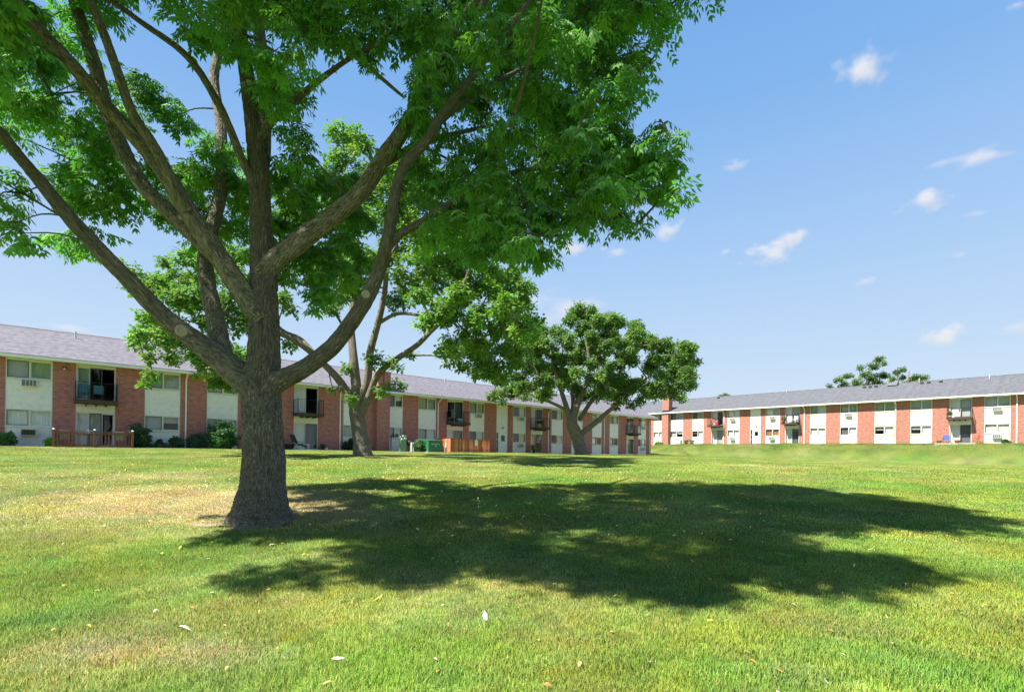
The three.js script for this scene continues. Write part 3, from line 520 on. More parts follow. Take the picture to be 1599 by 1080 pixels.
  fill(clumps, R, [[-40, 270], [45, 270], [60, 380], [-40, 390]], 34, 22, 8.2, 9.2, [], .7, .9);
  fill(clumps, R, [[185, 90], [225, 120], [290, 140], [290, 215], [215, 225]], 34, 24, 11.4, 12.6, [[200, 60, 20], [300, 125, 14], [265, 215, 18]], .9, .85);
  fill(clumps, R, [[235, 230], [330, 225], [390, 280], [400, 400], [300, 400], [230, 350]], 38, 28, 11.6, 13.6, [[215, 375, 20], [265, 215, 20]], .9, .95);
  fill(clumps, R, [[425, 110], [500, 110], [495, 300], [440, 300]], 38, 25, 8.6, 10.6, [[545, 165, 48]], .9, 1);
  fill(clumps, R, [[295, 185], [385, 180], [395, 290], [320, 290]], 36, 24, 10.6, 12.6, [], .8, .95);
  fill(clumps, R, [[330, 20], [385, 20], [385, 110], [340, 100]], 36, 24, 8.8, 10, [], .9, 1.1);
  // the rest of the round crown, above and beside the view
  const RC = rng(9), tanE = Math.tan(SUN_EL);
  const cast = [[330, 840], [470, 795], [520, 765], [640, 748], [760, 743], [1000, 745], [1250, 758], [1420, 785], [1620, 808], [1700, 815], [1700, 832], [1400, 822], [1230, 822], [1230, 850], [1300, 868], [1480, 900], [1290, 900], [1330, 912], [1130, 900], [1090, 925], [1040, 912], [900, 915], [820, 895], [700, 905], [560, 912], [420, 900], [410, 888], [560, 865], [600, 850], [480, 835]];
  const shadowAt = (p) => { let s = p.clone(); for (let i = 0; i < 3; i++) { const l = (p.y - height(s.x, -s.z)) / tanE; s = V(p.x - SUN_AZ[0] * l, 0, p.z - SUN_AZ[1] * l); } s.y = height(s.x, -s.z); return s; };
  for (let k = 0; k < 2600; k++) {
    const a = RC() * 6.283, b = Math.asin(RC() * 1.3 - .3), q = .72 + .28 * RC(), p = V(-3.3 + 7.0 * q * Math.cos(b) * Math.cos(a), 8.6 + 6.6 * q * Math.sin(b), -(8.6 + 6.6 * q * Math.cos(b) * Math.sin(a)));
    if (p.y < 6.0) continue;
    const [px, py, Z] = project(p); if (Z > .8 && py > -60 && px > -70 && px < 1700) continue;
    const [sx, sy, sz] = project(shadowAt(p)); if (sz < 1 || !inPoly(cast, sx, sy)) continue;
    if (clumps.some(([c2, r2]) => c2.distanceTo(p) < .82)) continue;
    clumps.push([p, .5 + .28 * RC(), .85, 1]);
  }
  plantTree({
    name: 'ash_tree', slim: .88, rough: .024, label: 'big forking ash tree with a grey furrowed trunk in the foreground', seed: 1, limbs, bark, clumps, twig: .024, subTwigs: 4, reach: 5, count: 14, r0: .4, leaf: leafMat(.118, .345, .035, .52),
    sprigs: [ashSprig(11, .2), ashSprig(12, .22), ashSprig(13, .18)], scars: [[283, 516, 9.2, .075], [571, 459, 8.62, .05], [388, 128, 9.05, .03]],
    flute: (t, th) => { const k = Math.exp(-t * 26); return 1 + k * (.26 * Math.cos(th * 5 + .8) + .14 * Math.cos(th * 3 + 2)) + .035 * Math.cos(th * 7 + t * 9) * Math.exp(-t * 7); },
  });
}
// the pale-barked tree close to the shaded building
{
  const Z0 = 30, limbs = [
    [[567, 716, Z0, 33], [566, 706, Z0, 29], [564, 690, Z0, 25], [560, 665, Z0, 23], [557, 645, Z0, 23], [556, 628, Z0, 22], [556, 605, Z0, 16], [552, 560, Z0, 13], [548, 510, Z0 + .5, 11], [553, 455, Z0 + 1, 9], [548, 390, Z0 + 1.5, 7], [555, 300, Z0 + 2, 4]],
    [[556, 640, Z0, 16], [545, 618, Z0 - .2, 13], [528, 592, Z0 - .6, 11.5], [500, 563, Z0 - 1, 10], [470, 538, Z0 - 1.5, 9], [440, 522, Z0 - 2, 8], [385, 505, Z0 - 3, 6], [335, 482, Z0 - 4, 4]],
    [[500, 563, Z0 - 1, 7], [470, 530, Z0 - .5, 6.5], [440, 515, Z0, 5.5], [400, 470, Z0 + .5, 4]],
    [[560, 630, Z0 - .1, 14], [573, 595, Z0 - .3, 12], [578, 550, Z0 - .6, 11], [590, 505, Z0 - 1, 10], [600, 460, Z0 - 1.5, 8.5], [606, 400, Z0 - 2, 7], [620, 330, Z0 - 2.5, 4]],
    [[564, 645, Z0 - .1, 14], [576, 618, Z0 - .3, 11], [590, 585, Z0 - .8, 10], [620, 560, Z0 - 1.3, 9], [652, 538, Z0 - 1.8, 8], [675, 515, Z0 - 2.2, 7], [715, 480, Z0 - 2.8, 5], [760, 440, Z0 - 3.2, 3]],
    [[590, 505, Z0 - 1, 6], [620, 490, Z0 - 1.2, 5], [665, 495, Z0 - 1.5, 4], [700, 510, Z0 - 1.8, 2.5]],
    [[553, 600, Z0 + .2, 7], [547, 570, Z0 + .4, 6], [550, 540, Z0 + .8, 5], [530, 500, Z0 + 1, 4], [500, 450, Z0 + 1.5, 3]],
  ];
  const clumps = [], R = rng(15), gaps = [[510, 545, 34], [480, 480, 20], [655, 575, 30], [640, 590, 22], [590, 470, 12], [700, 600, 30]];
  fill(clumps, R, [[205, 420], [260, 405], [390, 380], [390, 590], [340, 600], [300, 570], [245, 560], [205, 500]], 26, 19, 24, 29, [[300, 600, 10]], 1, 1.15);
  for (const [x, y, r] of [[225, 560, 13], [238, 585, 11], [230, 600, 7], [315, 560, 16], [330, 575, 14], [305, 585, 8], [210, 450, 14], [212, 520, 13]]) clumps.push([at(x, y, 25), r * 25 / F, 1, 1.2]);
  fill(clumps, R, [[640, 380], [740, 350], [830, 420], [836, 480], [815, 560], [760, 590], [690, 560], [670, 500], [630, 440]], 25, 19, 20, 29, gaps, 1.1, 1.1);
  fill(clumps, R, [[440, 380], [560, 370], [640, 380], [650, 440], [620, 480], [560, 470], [520, 520], [440, 500]], 30, 20, 24, 32, gaps, .9, 1);
  fill(clumps, R, [[500, 230], [540, 195], [600, 195], [640, 260], [650, 380], [480, 380]], 32, 22, 22, 32, [], .9, 1.05);
  fill(clumps, R, [[600, 230], [740, 300], [760, 360], [640, 390]], 32, 22, 21, 31, [], .9, 1);
  fill(clumps, R, [[400, 300], [480, 260], [480, 390], [400, 400]], 36, 22, 29, 33, [], .9, 1);
  for (const [x, y, r] of [[600, 605, 14], [625, 600, 12], [585, 560, 15], [610, 570, 12], [540, 575, 10], [520, 610, 7], [455, 540, 12], [705, 560, 14], [725, 575, 12], [765, 585, 14], [785, 590, 12], [800, 570, 14], [790, 545, 14], [640, 555, 9], [815, 470, 14], [830, 455, 9], [545, 620, 9]]) clumps.push([at(x, y, 28 + 2 * R()), r * 29 / F, .9, 1]);
  plantTree({
    name: 'spreading_tree', label: 'tall spreading tree with a pale trunk standing behind the foreground ash', seed: 2, limbs, bark: barkPale, clumps, twig: .05, subTwigs: 4, reach: 9, count: 23, r0: .7,
    leaf: leafMat(.13, .285, .027, .5), sprigs: [broadSprig(21, 34, .27, .165), broadSprig(22, 34, .29, .16), broadSprig(23, 30, .25, .17)], flute: (t, th) => 1 + Math.exp(-t * 30) * .15 * Math.cos(th * 4),
  });
}
// the round-topped tree by the end of the shaded building
{
  const Z0 = 49, limbs = [
    [[909, 713, Z0, 27], [907, 704, Z0, 21], [903, 688, Z0, 19], [897, 672, Z0, 19], [893, 661, Z0, 18], [897, 645, Z0, 11], [906, 620, Z0, 9], [917, 595, Z0, 7], [920, 565, Z0, 5], [915, 530, Z0, 3]],
    [[902, 682, Z0, 11], [914, 672, Z0 - .2, 9], [930, 660, Z0 - .5, 8], [948, 644, Z0 - 1, 7], [975, 622, Z0 - 2, 5], [1010, 590, Z0 - 3, 3]],
    [[893, 662, Z0, 11], [886, 640, Z0 + .2, 8.5], [878, 615, Z0 + .4, 7], [868, 585, Z0 + .6, 5], [860, 550, Z0 + 1, 3]],
    [[893, 655, Z0 + .1, 8], [895, 630, Z0 + .6, 6.5], [893, 600, Z0 + 1, 5], [900, 560, Z0 + 1.6, 3]],
    [[886, 642, Z0 + .2, 6], [873, 634, Z0 - .2, 5], [850, 624, Z0 - .8, 4], [815, 610, Z0 - 1.4, 2.5]],
    [[905, 655, Z0 + .2, 8], [925, 625, Z0 + .6, 6], [945, 605, Z0 + 1, 5], [980, 565, Z0 + 1.4, 3]],
  ];
  const clumps = [], R = rng(25), gaps = [[1000, 560, 6], [985, 585, 5], [880, 618, 5]];
  fill(clumps, R, [[800, 512], [830, 500], [870, 508], [888, 482], [915, 475], [935, 490], [975, 500], [1015, 520], [1040, 532], [1085, 540], [1088, 575], [1082, 612], [1060, 618], [1010, 615], [960, 628], [880, 628], [830, 615], [775, 622], [765, 605], [795, 560]], 15.5, 11.5, 43, 54, gaps, 1.1, 1);
  for (const [x, y, r] of [[905, 480, 8], [925, 482, 7], [893, 490, 8], [810, 518, 8], [830, 505, 8], [958, 496, 7], [990, 508, 8], [1040, 535, 8], [1080, 545, 8], [1086, 565, 7], [1080, 600, 8], [1065, 622, 6], [770, 618, 8], [785, 625, 6], [820, 620, 8], [1000, 625, 8], [985, 632, 7], [1020, 618, 8], [960, 635, 7], [1050, 605, 8]]) clumps.push([at(x, y, 46 + 4 * R()), r * 48 / F, 1, 1.1]);
  plantTree({
    name: 'maple_tree', label: 'dense rounded maple tree with a leaning trunk by the end of the shaded building', seed: 3, limbs, bark: barkPale, clumps, twig: .06, subTwigs: 2, reach: 8, count: 34, r0: .75,
    leaf: leafMat(.125, .255, .032, .48), sprigs: [broadSprig(31, 34, .3, .19), broadSprig(32, 34, .32, .18), broadSprig(33, 30, .27, .2)], flute: (t, th) => 1 + Math.exp(-t * 30) * .12 * Math.cos(th * 4),
  });
}
// trees beyond the sunlit building, only their tops in view
{
  const far = (name, label, seed, X, Z, top, list, tone) => {
    const R = rng(seed), base = [X, height(X, Z) - .3], pts = [V(X, base[1], -Z), V(X + .2, base[1] + top * .3, -Z), V(X - .3, base[1] + top * .65, -Z), V(X, base[1] + top * .92, -Z)]; pts.forEach((p, i) => { p.r = [.4, .3, .2, .06][i]; });
    const clumps = list.map(([x, y, r]) => { const z = Z + (R() - .5) * 4; return [at(x, y, z), r * .82 * z / F, 1, tone]; });
    for (let k = 0; k < 26; k++) { const a = R() * 6.28, h = .45 + .35 * R(); clumps.push([V(X + Math.cos(a) * 3.2 * R(), base[1] + top * h, -Z + Math.sin(a) * 3.2), 1, .7, tone]); }
    const limbs = [pts];
    for (const [x, y] of list.filter((q, i) => i % 3 === 0)) { const e = at(x, y, Z), s = pts[2].clone().lerp(pts[1], R()), l = [s.clone(), s.clone().lerp(e, .5).add(V(0, -.3, 0)), e]; l.forEach((p, i) => { p.r = [.14, .09, .03][i]; }); limbs.push(l); }
    const t = thing(name, label, 'tree', pts[0].clone(), 0, 'trees beyond the sunlit building');
    return { t, limbs, clumps };
  };
  const grow = (name, label, seed, X, Z, top, list, tone) => {
    const R = rng(seed + 50), { t, limbs, clumps } = far(name, label, seed, X, Z, top, list, tone), base = t.position, mats = [], c = new THREE.Color(), sp = broadSprig(seed, 34, .36, .22);
    limbs.forEach((l, i) => part(i ? 'limb' : 'trunk', tube(l.map((p) => p.clone().sub(base)), l.map((p) => p.r), 10, seed + i).geo, barkPale, t));
    for (const [p, r, d, k] of clumps) for (let i = 0; i < 20 * d * (r / .9) ** 2; i++) { const v = V(R() * 2 - 1, R() * 2 - 1, R() * 2 - 1).normalize().multiplyScalar(r * (.3 + .7 * R())); v.y *= .7; mats.push([new THREE.Matrix4().compose(p.clone().add(v).sub(base), new THREE.Quaternion().setFromEuler(new THREE.Euler(R() - .5, R() * 6, R() - .5)), V(1, 1, 1)), k * (.75 + .5 * R())]); }
    const im = shade(new THREE.InstancedMesh(sp, leafMat(.11, .22, .025, .48), mats.length)); im.name = 'crown'; im.userData.kind = 'stuff';
    mats.forEach(([m, k], i) => { im.setMatrixAt(i, m); im.setColorAt(i, c.setRGB(k * 1.1, k, k)); }); t.add(im);
  };
  const [a] = ray(1375, 580); grow('roadside_tree', 'leafy tree top rising high above the sunlit roof', 61, a * 92, 92, 17, [[1295, 602, 6], [1310, 592, 9], [1325, 586, 8], [1318, 600, 9], [1340, 596, 10], [1352, 584, 10], [1345, 574, 7], [1365, 572, 11], [1374, 562, 9], [1362, 590, 12], [1382, 566, 6], [1380, 585, 11], [1370, 600, 12], [1335, 606, 10], [1350, 604, 10]], 1);
  const [b] = ray(1420, 590); grow('roadside_tree', 'smaller ragged tree top beside the taller one over the sunlit roof', 62, b * 88, 88, 15.5, [[1400, 582, 7], [1410, 577, 6], [1392, 592, 7], [1408, 590, 6], [1432, 588, 9], [1445, 589, 6], [1424, 594, 8], [1440, 596, 8], [1418, 600, 9], [1430, 602, 9]], .95);
  const [d] = ray(1132, 618); grow('roadside_tree', 'small tree top peeping over the ridge of the sunlit roof', 63, d * 118, 118, 15, [[1125, 618, 4], [1133, 616, 5], [1138, 617, 4], [1119, 621, 3]], .9);
}
// ------------------------------------------------------------------ mown grass over the lawn
{
  const grassMat = new THREE.MeshPhysicalMaterial({ vertexColors: true, roughness: .75, transmission: .3, thickness: 0, side: THREE.DoubleSide, specularIntensity: .4 });
  function tuft(seed, n, radius, h0, h1, w) {
    const R = rng(seed), pos = [], nor = [], col = [];
    for (let i = 0; i < n; i++) {
      const a = R() * 6.283, rr = radius * Math.sqrt(R()) * (.6 + .4 * R()), x = Math.cos(a) * rr, z = Math.sin(a) * rr, h = lerp(h0, h1, R() ** 1.4), az = R() * 6.283, lean = (.1 + .75 * R()) * h, ww = w * (.6 + .8 * R());
      const dx = Math.cos(az), dz = Math.sin(az), sx = -dz * ww / 2, sz = dx * ww / 2;
      const p = [[x - sx, -.012, z - sz], [x + sx, -.012, z + sz], [x + dx * lean * .35 + sx * .85, h * .6, z + dz * lean * .35 + sz * .85], [x + dx * lean * .35 - sx * .85, h * .6, z + dz * lean * .35 - sz * .85], [x + dx * lean, h * (.9 + .1 * R()), z + dz * lean]];
      const k = .75 + .5 * R(), straw = R() < .09, c = straw ? [1.9 * k, 1.25 * k, 2.6 * k] : [k * (.85 + .35 * R()), k, k * (.8 + .5 * R())];
      const ny = V(-dx * .5, .8, -dz * .5).normalize();
      for (const t of [[0, 1, 2], [0, 2, 3], [3, 2, 4]]) for (const v of t) { pos.push(...p[v]); nor.push(ny.x, ny.y, ny.z); col.push(...c); }
    }
    return geoOf(pos, nor, col);
  }
  const rings = [
    { z0: 1.6, z1: 9, step: .19, n: 520, r: .21, h0: .022, h1: .062, w: .0042, v: 4 },
    { z0: 9, z1: 20, step: .36, n: 700, r: .42, h0: .022, h1: .06, w: .008, v: 3 },
    { z0: 20, z1: 42, step: .8, n: 1500, r: .95, h0: .02, h1: .05, w: .012, v: 3 },
    { z0: 42, z1: 92, step: 1.8, n: 2600, r: 2.1, h0: .02, h1: .05, w: .022, v: 3 },
  ];
  const R = rng(41), c = new THREE.Color(), tmp = [0, 0, 0], root = new THREE.Group(); root.name = 'mown_grass'; tag(root, 'short mown grass with dry straw-coloured patches covering the lawn', 'grass', null, 'stuff'); scene.add(root);
  const up = V(0, 1, 0), nrm = V(0, 1, 0), q1 = new THREE.Quaternion(), q2 = new THREE.Quaternion();
  rings.forEach((k, ri) => {
    const geos = Array.from({ length: k.v }, (_, i) => tuft(300 + ri * 10 + i, k.n, k.r, k.h0, k.h1, k.w)), lists = geos.map(() => []);
    for (let Z = k.z0; Z < k.z1; Z += k.step) for (let X = -1.15 * Z - 4; X < 1.15 * Z + 4; X += k.step) {
      const x = X + (R() - .5) * k.step, z = Z + (R() - .5) * k.step;
      if (dL(x, z) < .25 && x < 25 && -.0 + x * .753 + z * .657 < 64) continue; if (dR(x, z) < .2) continue;
      if (Math.hypot(x + 4.8, z - 9.7) < .62) continue;
      const bare = Math.exp(-(((x + 5.55) / .5) ** 2) - ((z - 9.45) / .22) ** 2); if (R() < bare * 1.2) continue;
      lists[Math.floor(R() * k.v)].push([x, z]);
    }
    geos.forEach((g, v) => {
      const im = shade(new THREE.InstancedMesh(g, grassMat, lists[v].length)); im.name = 'grass_blades'; im.userData.kind = 'stuff';
      lists[v].forEach(([x, z], i) => {
        const e = .15, y = height(x, z); nrm.set(-(height(x + e, z) - y) / e, 1, (height(x, z + e) - y) / e).normalize(); q1.setFromUnitVectors(up, nrm); q2.setFromAxisAngle(up, R() * 6.283);
        const s = .85 + .3 * R(), d = dryness(x, z); im.setMatrixAt(i, new THREE.Matrix4().compose(V(x, y, -z), q1.clone().multiply(q2), V(s, s * (1.1 - .35 * d), s)));
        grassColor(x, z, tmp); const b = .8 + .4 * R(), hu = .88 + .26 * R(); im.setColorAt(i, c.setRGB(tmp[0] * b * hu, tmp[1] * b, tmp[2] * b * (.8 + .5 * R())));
      });
      root.add(im);
    });
  });
}
// bare soil by the roots of the big ash
{
  const R = rng(3), n = 40, pos = [0, 0, 0], idx = [], X = -5.6, Z = 9.45, y0 = height(X, Z);
  for (let i = 0; i < n; i++) { const a = i / n * 6.283, r = 1 + .35 * (R() - .5), x = Math.cos(a) * .55 * r, z = Math.sin(a) * .2 * r; pos.push(x, height(X + x, Z + z) - y0, -z); idx.push(0, 1 + i, 1 + (i + 1) % n); }
  const g = new THREE.BufferGeometry(); g.setAttribute('position', new THREE.Float32BufferAttribute(pos, 3)); g.setAttribute('uv', new THREE.Float32BufferAttribute(pos.filter((_, i) => i % 3 !== 1), 2)); g.setIndex(idx); g.computeVertexNormals();
  const soil = new THREE.MeshStandardMaterial({ roughness: 1, map: texture(256, (u, v) => { const k = 1 + tnoise(u, v, 30) * .6 + tnoise(u, v, 90) * .5; return [.30 * k, .21 * k, .13 * k]; }, 2, 2) });
  const m = part('bare_soil', g, soil, scene); m.position.set(X, y0 + .008, -Z); m.userData.kind = 'structure';
}
// fallen leaves and seed husks
{
  const R = rng(88), geos = [0, 1, 2].map((v) => { const pos = [], nor = [], L = .075 + v * .012, seg = 5; for (let i = 0; i < seg; i++) { const f = (t) => [L * (t - .5), .012 * Math.sin(t * 3 + v) + .004, .017 * Math.sin(Math.PI * Math.min(1, t * 1.02 + .02)) ** .8]; const a = f(i / seg), b = f((i + 1) / seg); for (const s of [-1, 1]) { const A = V(a[0], a[1], 0), B = V(b[0], b[1], 0), C = V(b[0], b[1] + b[2] * .35, s * b[2]), D = V(a[0], a[1] + a[2] * .35, s * a[2]); for (const t of [[A, B, C], [A, C, D]]) { const n = t[1].clone().sub(t[0]).cross(t[2].clone().sub(t[0])).normalize(); for (const q of t) { pos.push(q.x, q.y, q.z); nor.push(n.x, n.y, n.z); } } } } return geoOf(pos, nor); });
  const cols = { yellow: [leafMat(.62, .50, .07, .25), 'narrow yellow fallen leaf lying on the mown lawn'], tan: [leafMat(.48, .33, .16, .1), 'dry tan fallen leaf lying on the mown lawn'], orange: [leafMat(.50, .20, .05, .1), 'small orange brown fallen leaf on the mown lawn'], pale: [leafMat(.74, .68, .52, .1), 'bleached pale fallen leaf lying on the mown lawn'] };
  const put = (X, Z, kind, s = 1) => { const m = shade(new THREE.Mesh(geos[Math.floor(R() * 3)], cols[kind][0])); m.name = numbered('fallen_leaf'); const p = groundAt(X, Z, .035 + .015 * R()); m.position.copy(p); m.rotation.set((R() - .5) * .7, R() * 6.28, (R() - .5) * .6); m.scale.setScalar(s); scene.add(m); tag(m, cols[kind][1], 'leaf', kind + ' fallen leaves on the lawn'); };
  const onGround = (px, py) => { const [a, b] = ray(px, py); let Z = 2; for (; Z < 60; Z += .02) if (EYE + b * Z <= height(a * Z, Z) + .03) break; return [a * Z, Z]; };
  for (const [px, py, k, s] of [[35, 934, 'pale', .9], [85, 987, 'yellow', 1], [137, 982, 'yellow', .9], [288, 985, 'pale', 1.3], [100, 918, 'yellow', 1], [243, 957, 'pale', .8], [330, 927, 'pale', .9], [148, 864, 'yellow', 1.2], [252, 867, 'yellow', 1.2], [281, 857, 'yellow', 1], [365, 880, 'pale', 1], [528, 1030, 'pale', 1], [354, 1048, 'tan', .8], [150, 1030, 'orange', .9], [420, 905, 'tan', 1], [475, 868, 'yellow', 1], [590, 938, 'yellow', 1], [631, 854, 'yellow', 1], [866, 914, 'pale', 1.1], [858, 926, 'orange', .9], [963, 934, 'yellow', 1.2], [840, 1003, 'yellow', .7], [773, 911, 'orange', .8], [1187, 873, 'pale', 1], [1080, 878, 'yellow', .9], [1286, 932, 'orange', .9], [1195, 922, 'tan', .8], [1241, 947, 'tan', .9], [1297, 988, 'orange', .9], [1334, 884, 'pale', .7], [1547, 948, 'yellow', 1.5], [1484, 929, 'yellow', .9], [1218, 1050, 'orange', .9], [1175, 1035, 'orange', .8], [1395, 1008, 'tan', .9], [960, 1010, 'orange', .8], [725, 985, 'orange', .8], [905, 1040, 'tan', .9], [855, 1075, 'orange', .9], [300, 950, 'orange', .8], [215, 925, 'orange', .8], [1055, 905, 'yellow', .9], [715, 880, 'tan', .9], [560, 870, 'tan', .8], [425, 852, 'pale', 1.1], [440, 850, 'yellow', .8], [650, 842, 'pale', .8], [905, 785, 'yellow', 1], [670, 772, 'pale', 1], [520, 860, 'yellow', .9]]) { const [X, Z] = onGround(px, py); put(X, Z, k, s); }
  for (let i = 0; i < 110; i++) { const Z = 3.4 + 8 * R() ** .8, X = (R() * 2 - 1) * Z; put(X, Z, ['yellow', 'tan', 'orange', 'tan', 'pale'][Math.floor(R() * 5)], .45 + .45 * R()); }
  // the countless tiny ones farther off, thickest round the big ash
  const list = []; for (let i = 0; i < 1500; i++) { const a = R() * 6.283, r = 14 * R() ** .7, X = -6 + Math.cos(a) * r, Z = 15 + Math.sin(a) * r * .8; if (Z > 8.5) list.push([X, Z]); }
  const im = shade(new THREE.InstancedMesh(geos[1], leafMat(.72, .62, .30, .15), list.length)); im.name = 'leaf_litter'; tag(im, 'tiny pale fallen leaves strewn over the lawn round the trees', 'leaf litter', null, 'stuff');
  list.forEach(([X, Z], i) => im.setMatrixAt(i, new THREE.Matrix4().compose(groundAt(X, Z, .05), new THREE.Quaternion().setFromEuler(new THREE.Euler(R() - .5, R() * 6, R() - .5)), V(.9, .9, .9).multiplyScalar(.5 + .6 * R()))));
  scene.add(im);
  const [X, Z] = onGround(757, 966), pp = shade(new THREE.Mesh(new THREE.ExtrudeGeometry(new THREE.Shape([[0, .06], [.025, .02], [.024, -.04], [-.01, -.035], [-.026, .01]].map((p) => new THREE.Vector2(...p))), { depth: .002, bevelEnabled: false }), plasticWhite)); pp.name = 'paper_scrap'; pp.position.copy(groundAt(X, Z, .05)); pp.rotation.set(-.5, .3, .1); scene.add(pp); tag(pp, 'torn scrap of white paper on the sunny grass in front of the shadow', 'paper');
  const [X2, Z2] = onGround(1293, 1069), p2 = pp.clone(); p2.name = 'paper_scrap_001'; p2.position.copy(groundAt(X2, Z2, .04)); p2.rotation.set(-1.2, .8, 1.4); p2.scale.setScalar(.8); scene.add(p2); tag(p2, 'small crumpled white paper scrap at the near edge of the lawn', 'paper');
}
// ------------------------------------------------------------------ things round the buildings
const phiL = FAC.left.phi, phiR = FAC.right.phi;
const onDeck = (f, x, out) => { const n = f === FAC.left ? NL : NR; return V(f.X0 + f.dx * x + n[0] * out, f.base + FH.deck, -(f.Z0 + f.dz * x + n[1] * out)); };
function shrub(label, pos, w, h, color, seed, name = 'shrub', flower) {
  const R = rng(seed), t = thing(name, label, 'shrub', pos), geo = broadSprig(seed, 26, .15, .13), stems = [], mats = [], c = new THREE.Color();
  for (let i = 0; i < 7; i++) { const a = i * .9 + R(), e = V(Math.cos(a) * w * .35, h * (.55 + .3 * R()), Math.sin(a) * w * .35); stems.push(rod(V(Math.cos(a) * .05, -.05, Math.sin(a) * .05), e, .016, 6, .006)); }
  part('stems', merged(stems), bark, t).userData.kind = 'stuff';
  const n = Math.round(110 * w * h + 14);
  for (let i = 0; i < n; i++) { const a = R() * 6.283, u = R(), el = Math.asin(u * 1.6 - .6 > 1 ? 1 : u * 1.6 - .6), q = (.55 + .45 * R()) * (1 + .5 * noise(Math.cos(a) * 2 + seed, el * 2, Math.sin(a) * 2)); mats.push([V(Math.cos(a) * Math.cos(el) * w / 2 * q, h * (.42 + .6 * Math.sin(el) * q), Math.sin(a) * Math.cos(el) * w / 2 * q), .7 + .6 * R()]); }
  const im = shade(new THREE.InstancedMesh(geo, leafMat(...color.map((v) => v * 1.5), .35), mats.length)); im.name = 'foliage'; im.userData.kind = 'stuff';
  mats.forEach(([p, k], i) => { im.setMatrixAt(i, new THREE.Matrix4().compose(p, new THREE.Quaternion().setFromEuler(new THREE.Euler(R() * 2, R() * 6, R() * 2)), V(1, 1, 1).multiplyScalar(.7 + .5 * R()))); im.setColorAt(i, c.setRGB(k, k, k)); }); t.add(im);
  if (flower) { const l = []; for (let i = 0; i < 26; i++) { const a = R() * 6.28; l.push(new THREE.IcosahedronGeometry(.035, 0).translate(Math.cos(a) * w * .5 * R() ** .5, h * (.6 + .45 * R()), Math.sin(a) * w * .5 * R() ** .5)); } part('blossom', merged(l), flower, t).userData.kind = 'stuff'; }
  return t;
}
function chair(label, pos, turn, frame, fabric, name = 'patio_chair', group) {
  const t = thing(name, label, 'chair', pos, turn, group);
  part('seat', new THREE.BoxGeometry(.5, .035, .46).translate(0, .42, 0), fabric, t);
  const bk = new THREE.BoxGeometry(.5, .5, .03); bk.rotateX(-.22); bk.translate(0, .7, -.28); part('backrest', bk, fabric, t);
  for (const s of [-1, 1]) { part('leg', rod(V(s * .27, 0, .24), V(s * .27, .62, .22), .016), frame, t); part('leg', rod(V(s * .27, 0, -.24), V(s * .27, .96, -.36), .016), frame, t); part('armrest', box(s * .27 - .025, s * .27 + .025, .62, .645, -.28, .25), frame, t); }
  return t;
}
function pot(label, pos, color, r = .2, plant) {
  const t = thing('flower_pot', label, 'pot', pos), g = new THREE.LatheGeometry([[.001, .02], [r * .7, 0], [r, r * 1.25], [r * 1.08, r * 1.25], [r * 1.08, r * 1.42], [r * .95, r * 1.42], [r * .9, r * 1.2], [.001, r * 1.2]].map((p) => new THREE.Vector2(...p)), 16); part('pot', g, color, t);
  if (plant) { const R = rng(pos.x * 10 | 0), mats = [], geo = broadSprig(7, 22, .1, .1), im = shade(new THREE.InstancedMesh(geo, leafMat(.05, .14, .02, .3), 14)); im.name = 'foliage'; im.userData.kind = 'stuff'; for (let i = 0; i < 14; i++) im.setMatrixAt(i, new THREE.Matrix4().compose(V((R() - .5) * r * 2.4, r * 1.5 + R() * plant, (R() - .5) * r * 2.4), new THREE.Quaternion().setFromEuler(new THREE.Euler(R() * 3, R() * 6, R())), V(1, 1, 1))); t.add(im); }
  return t;
}
const greySling = paint(.20, .21, .24, .9), blueSling = paint(.045, .13, .23, .85), blueBright = paint(.03, .08, .42, .7), redSling = paint(.34, .075, .04, .8), terracotta = paint(.30, .10, .05, .85), bronze = paint(.10, .06, .04, .5, { metalness: .4 });
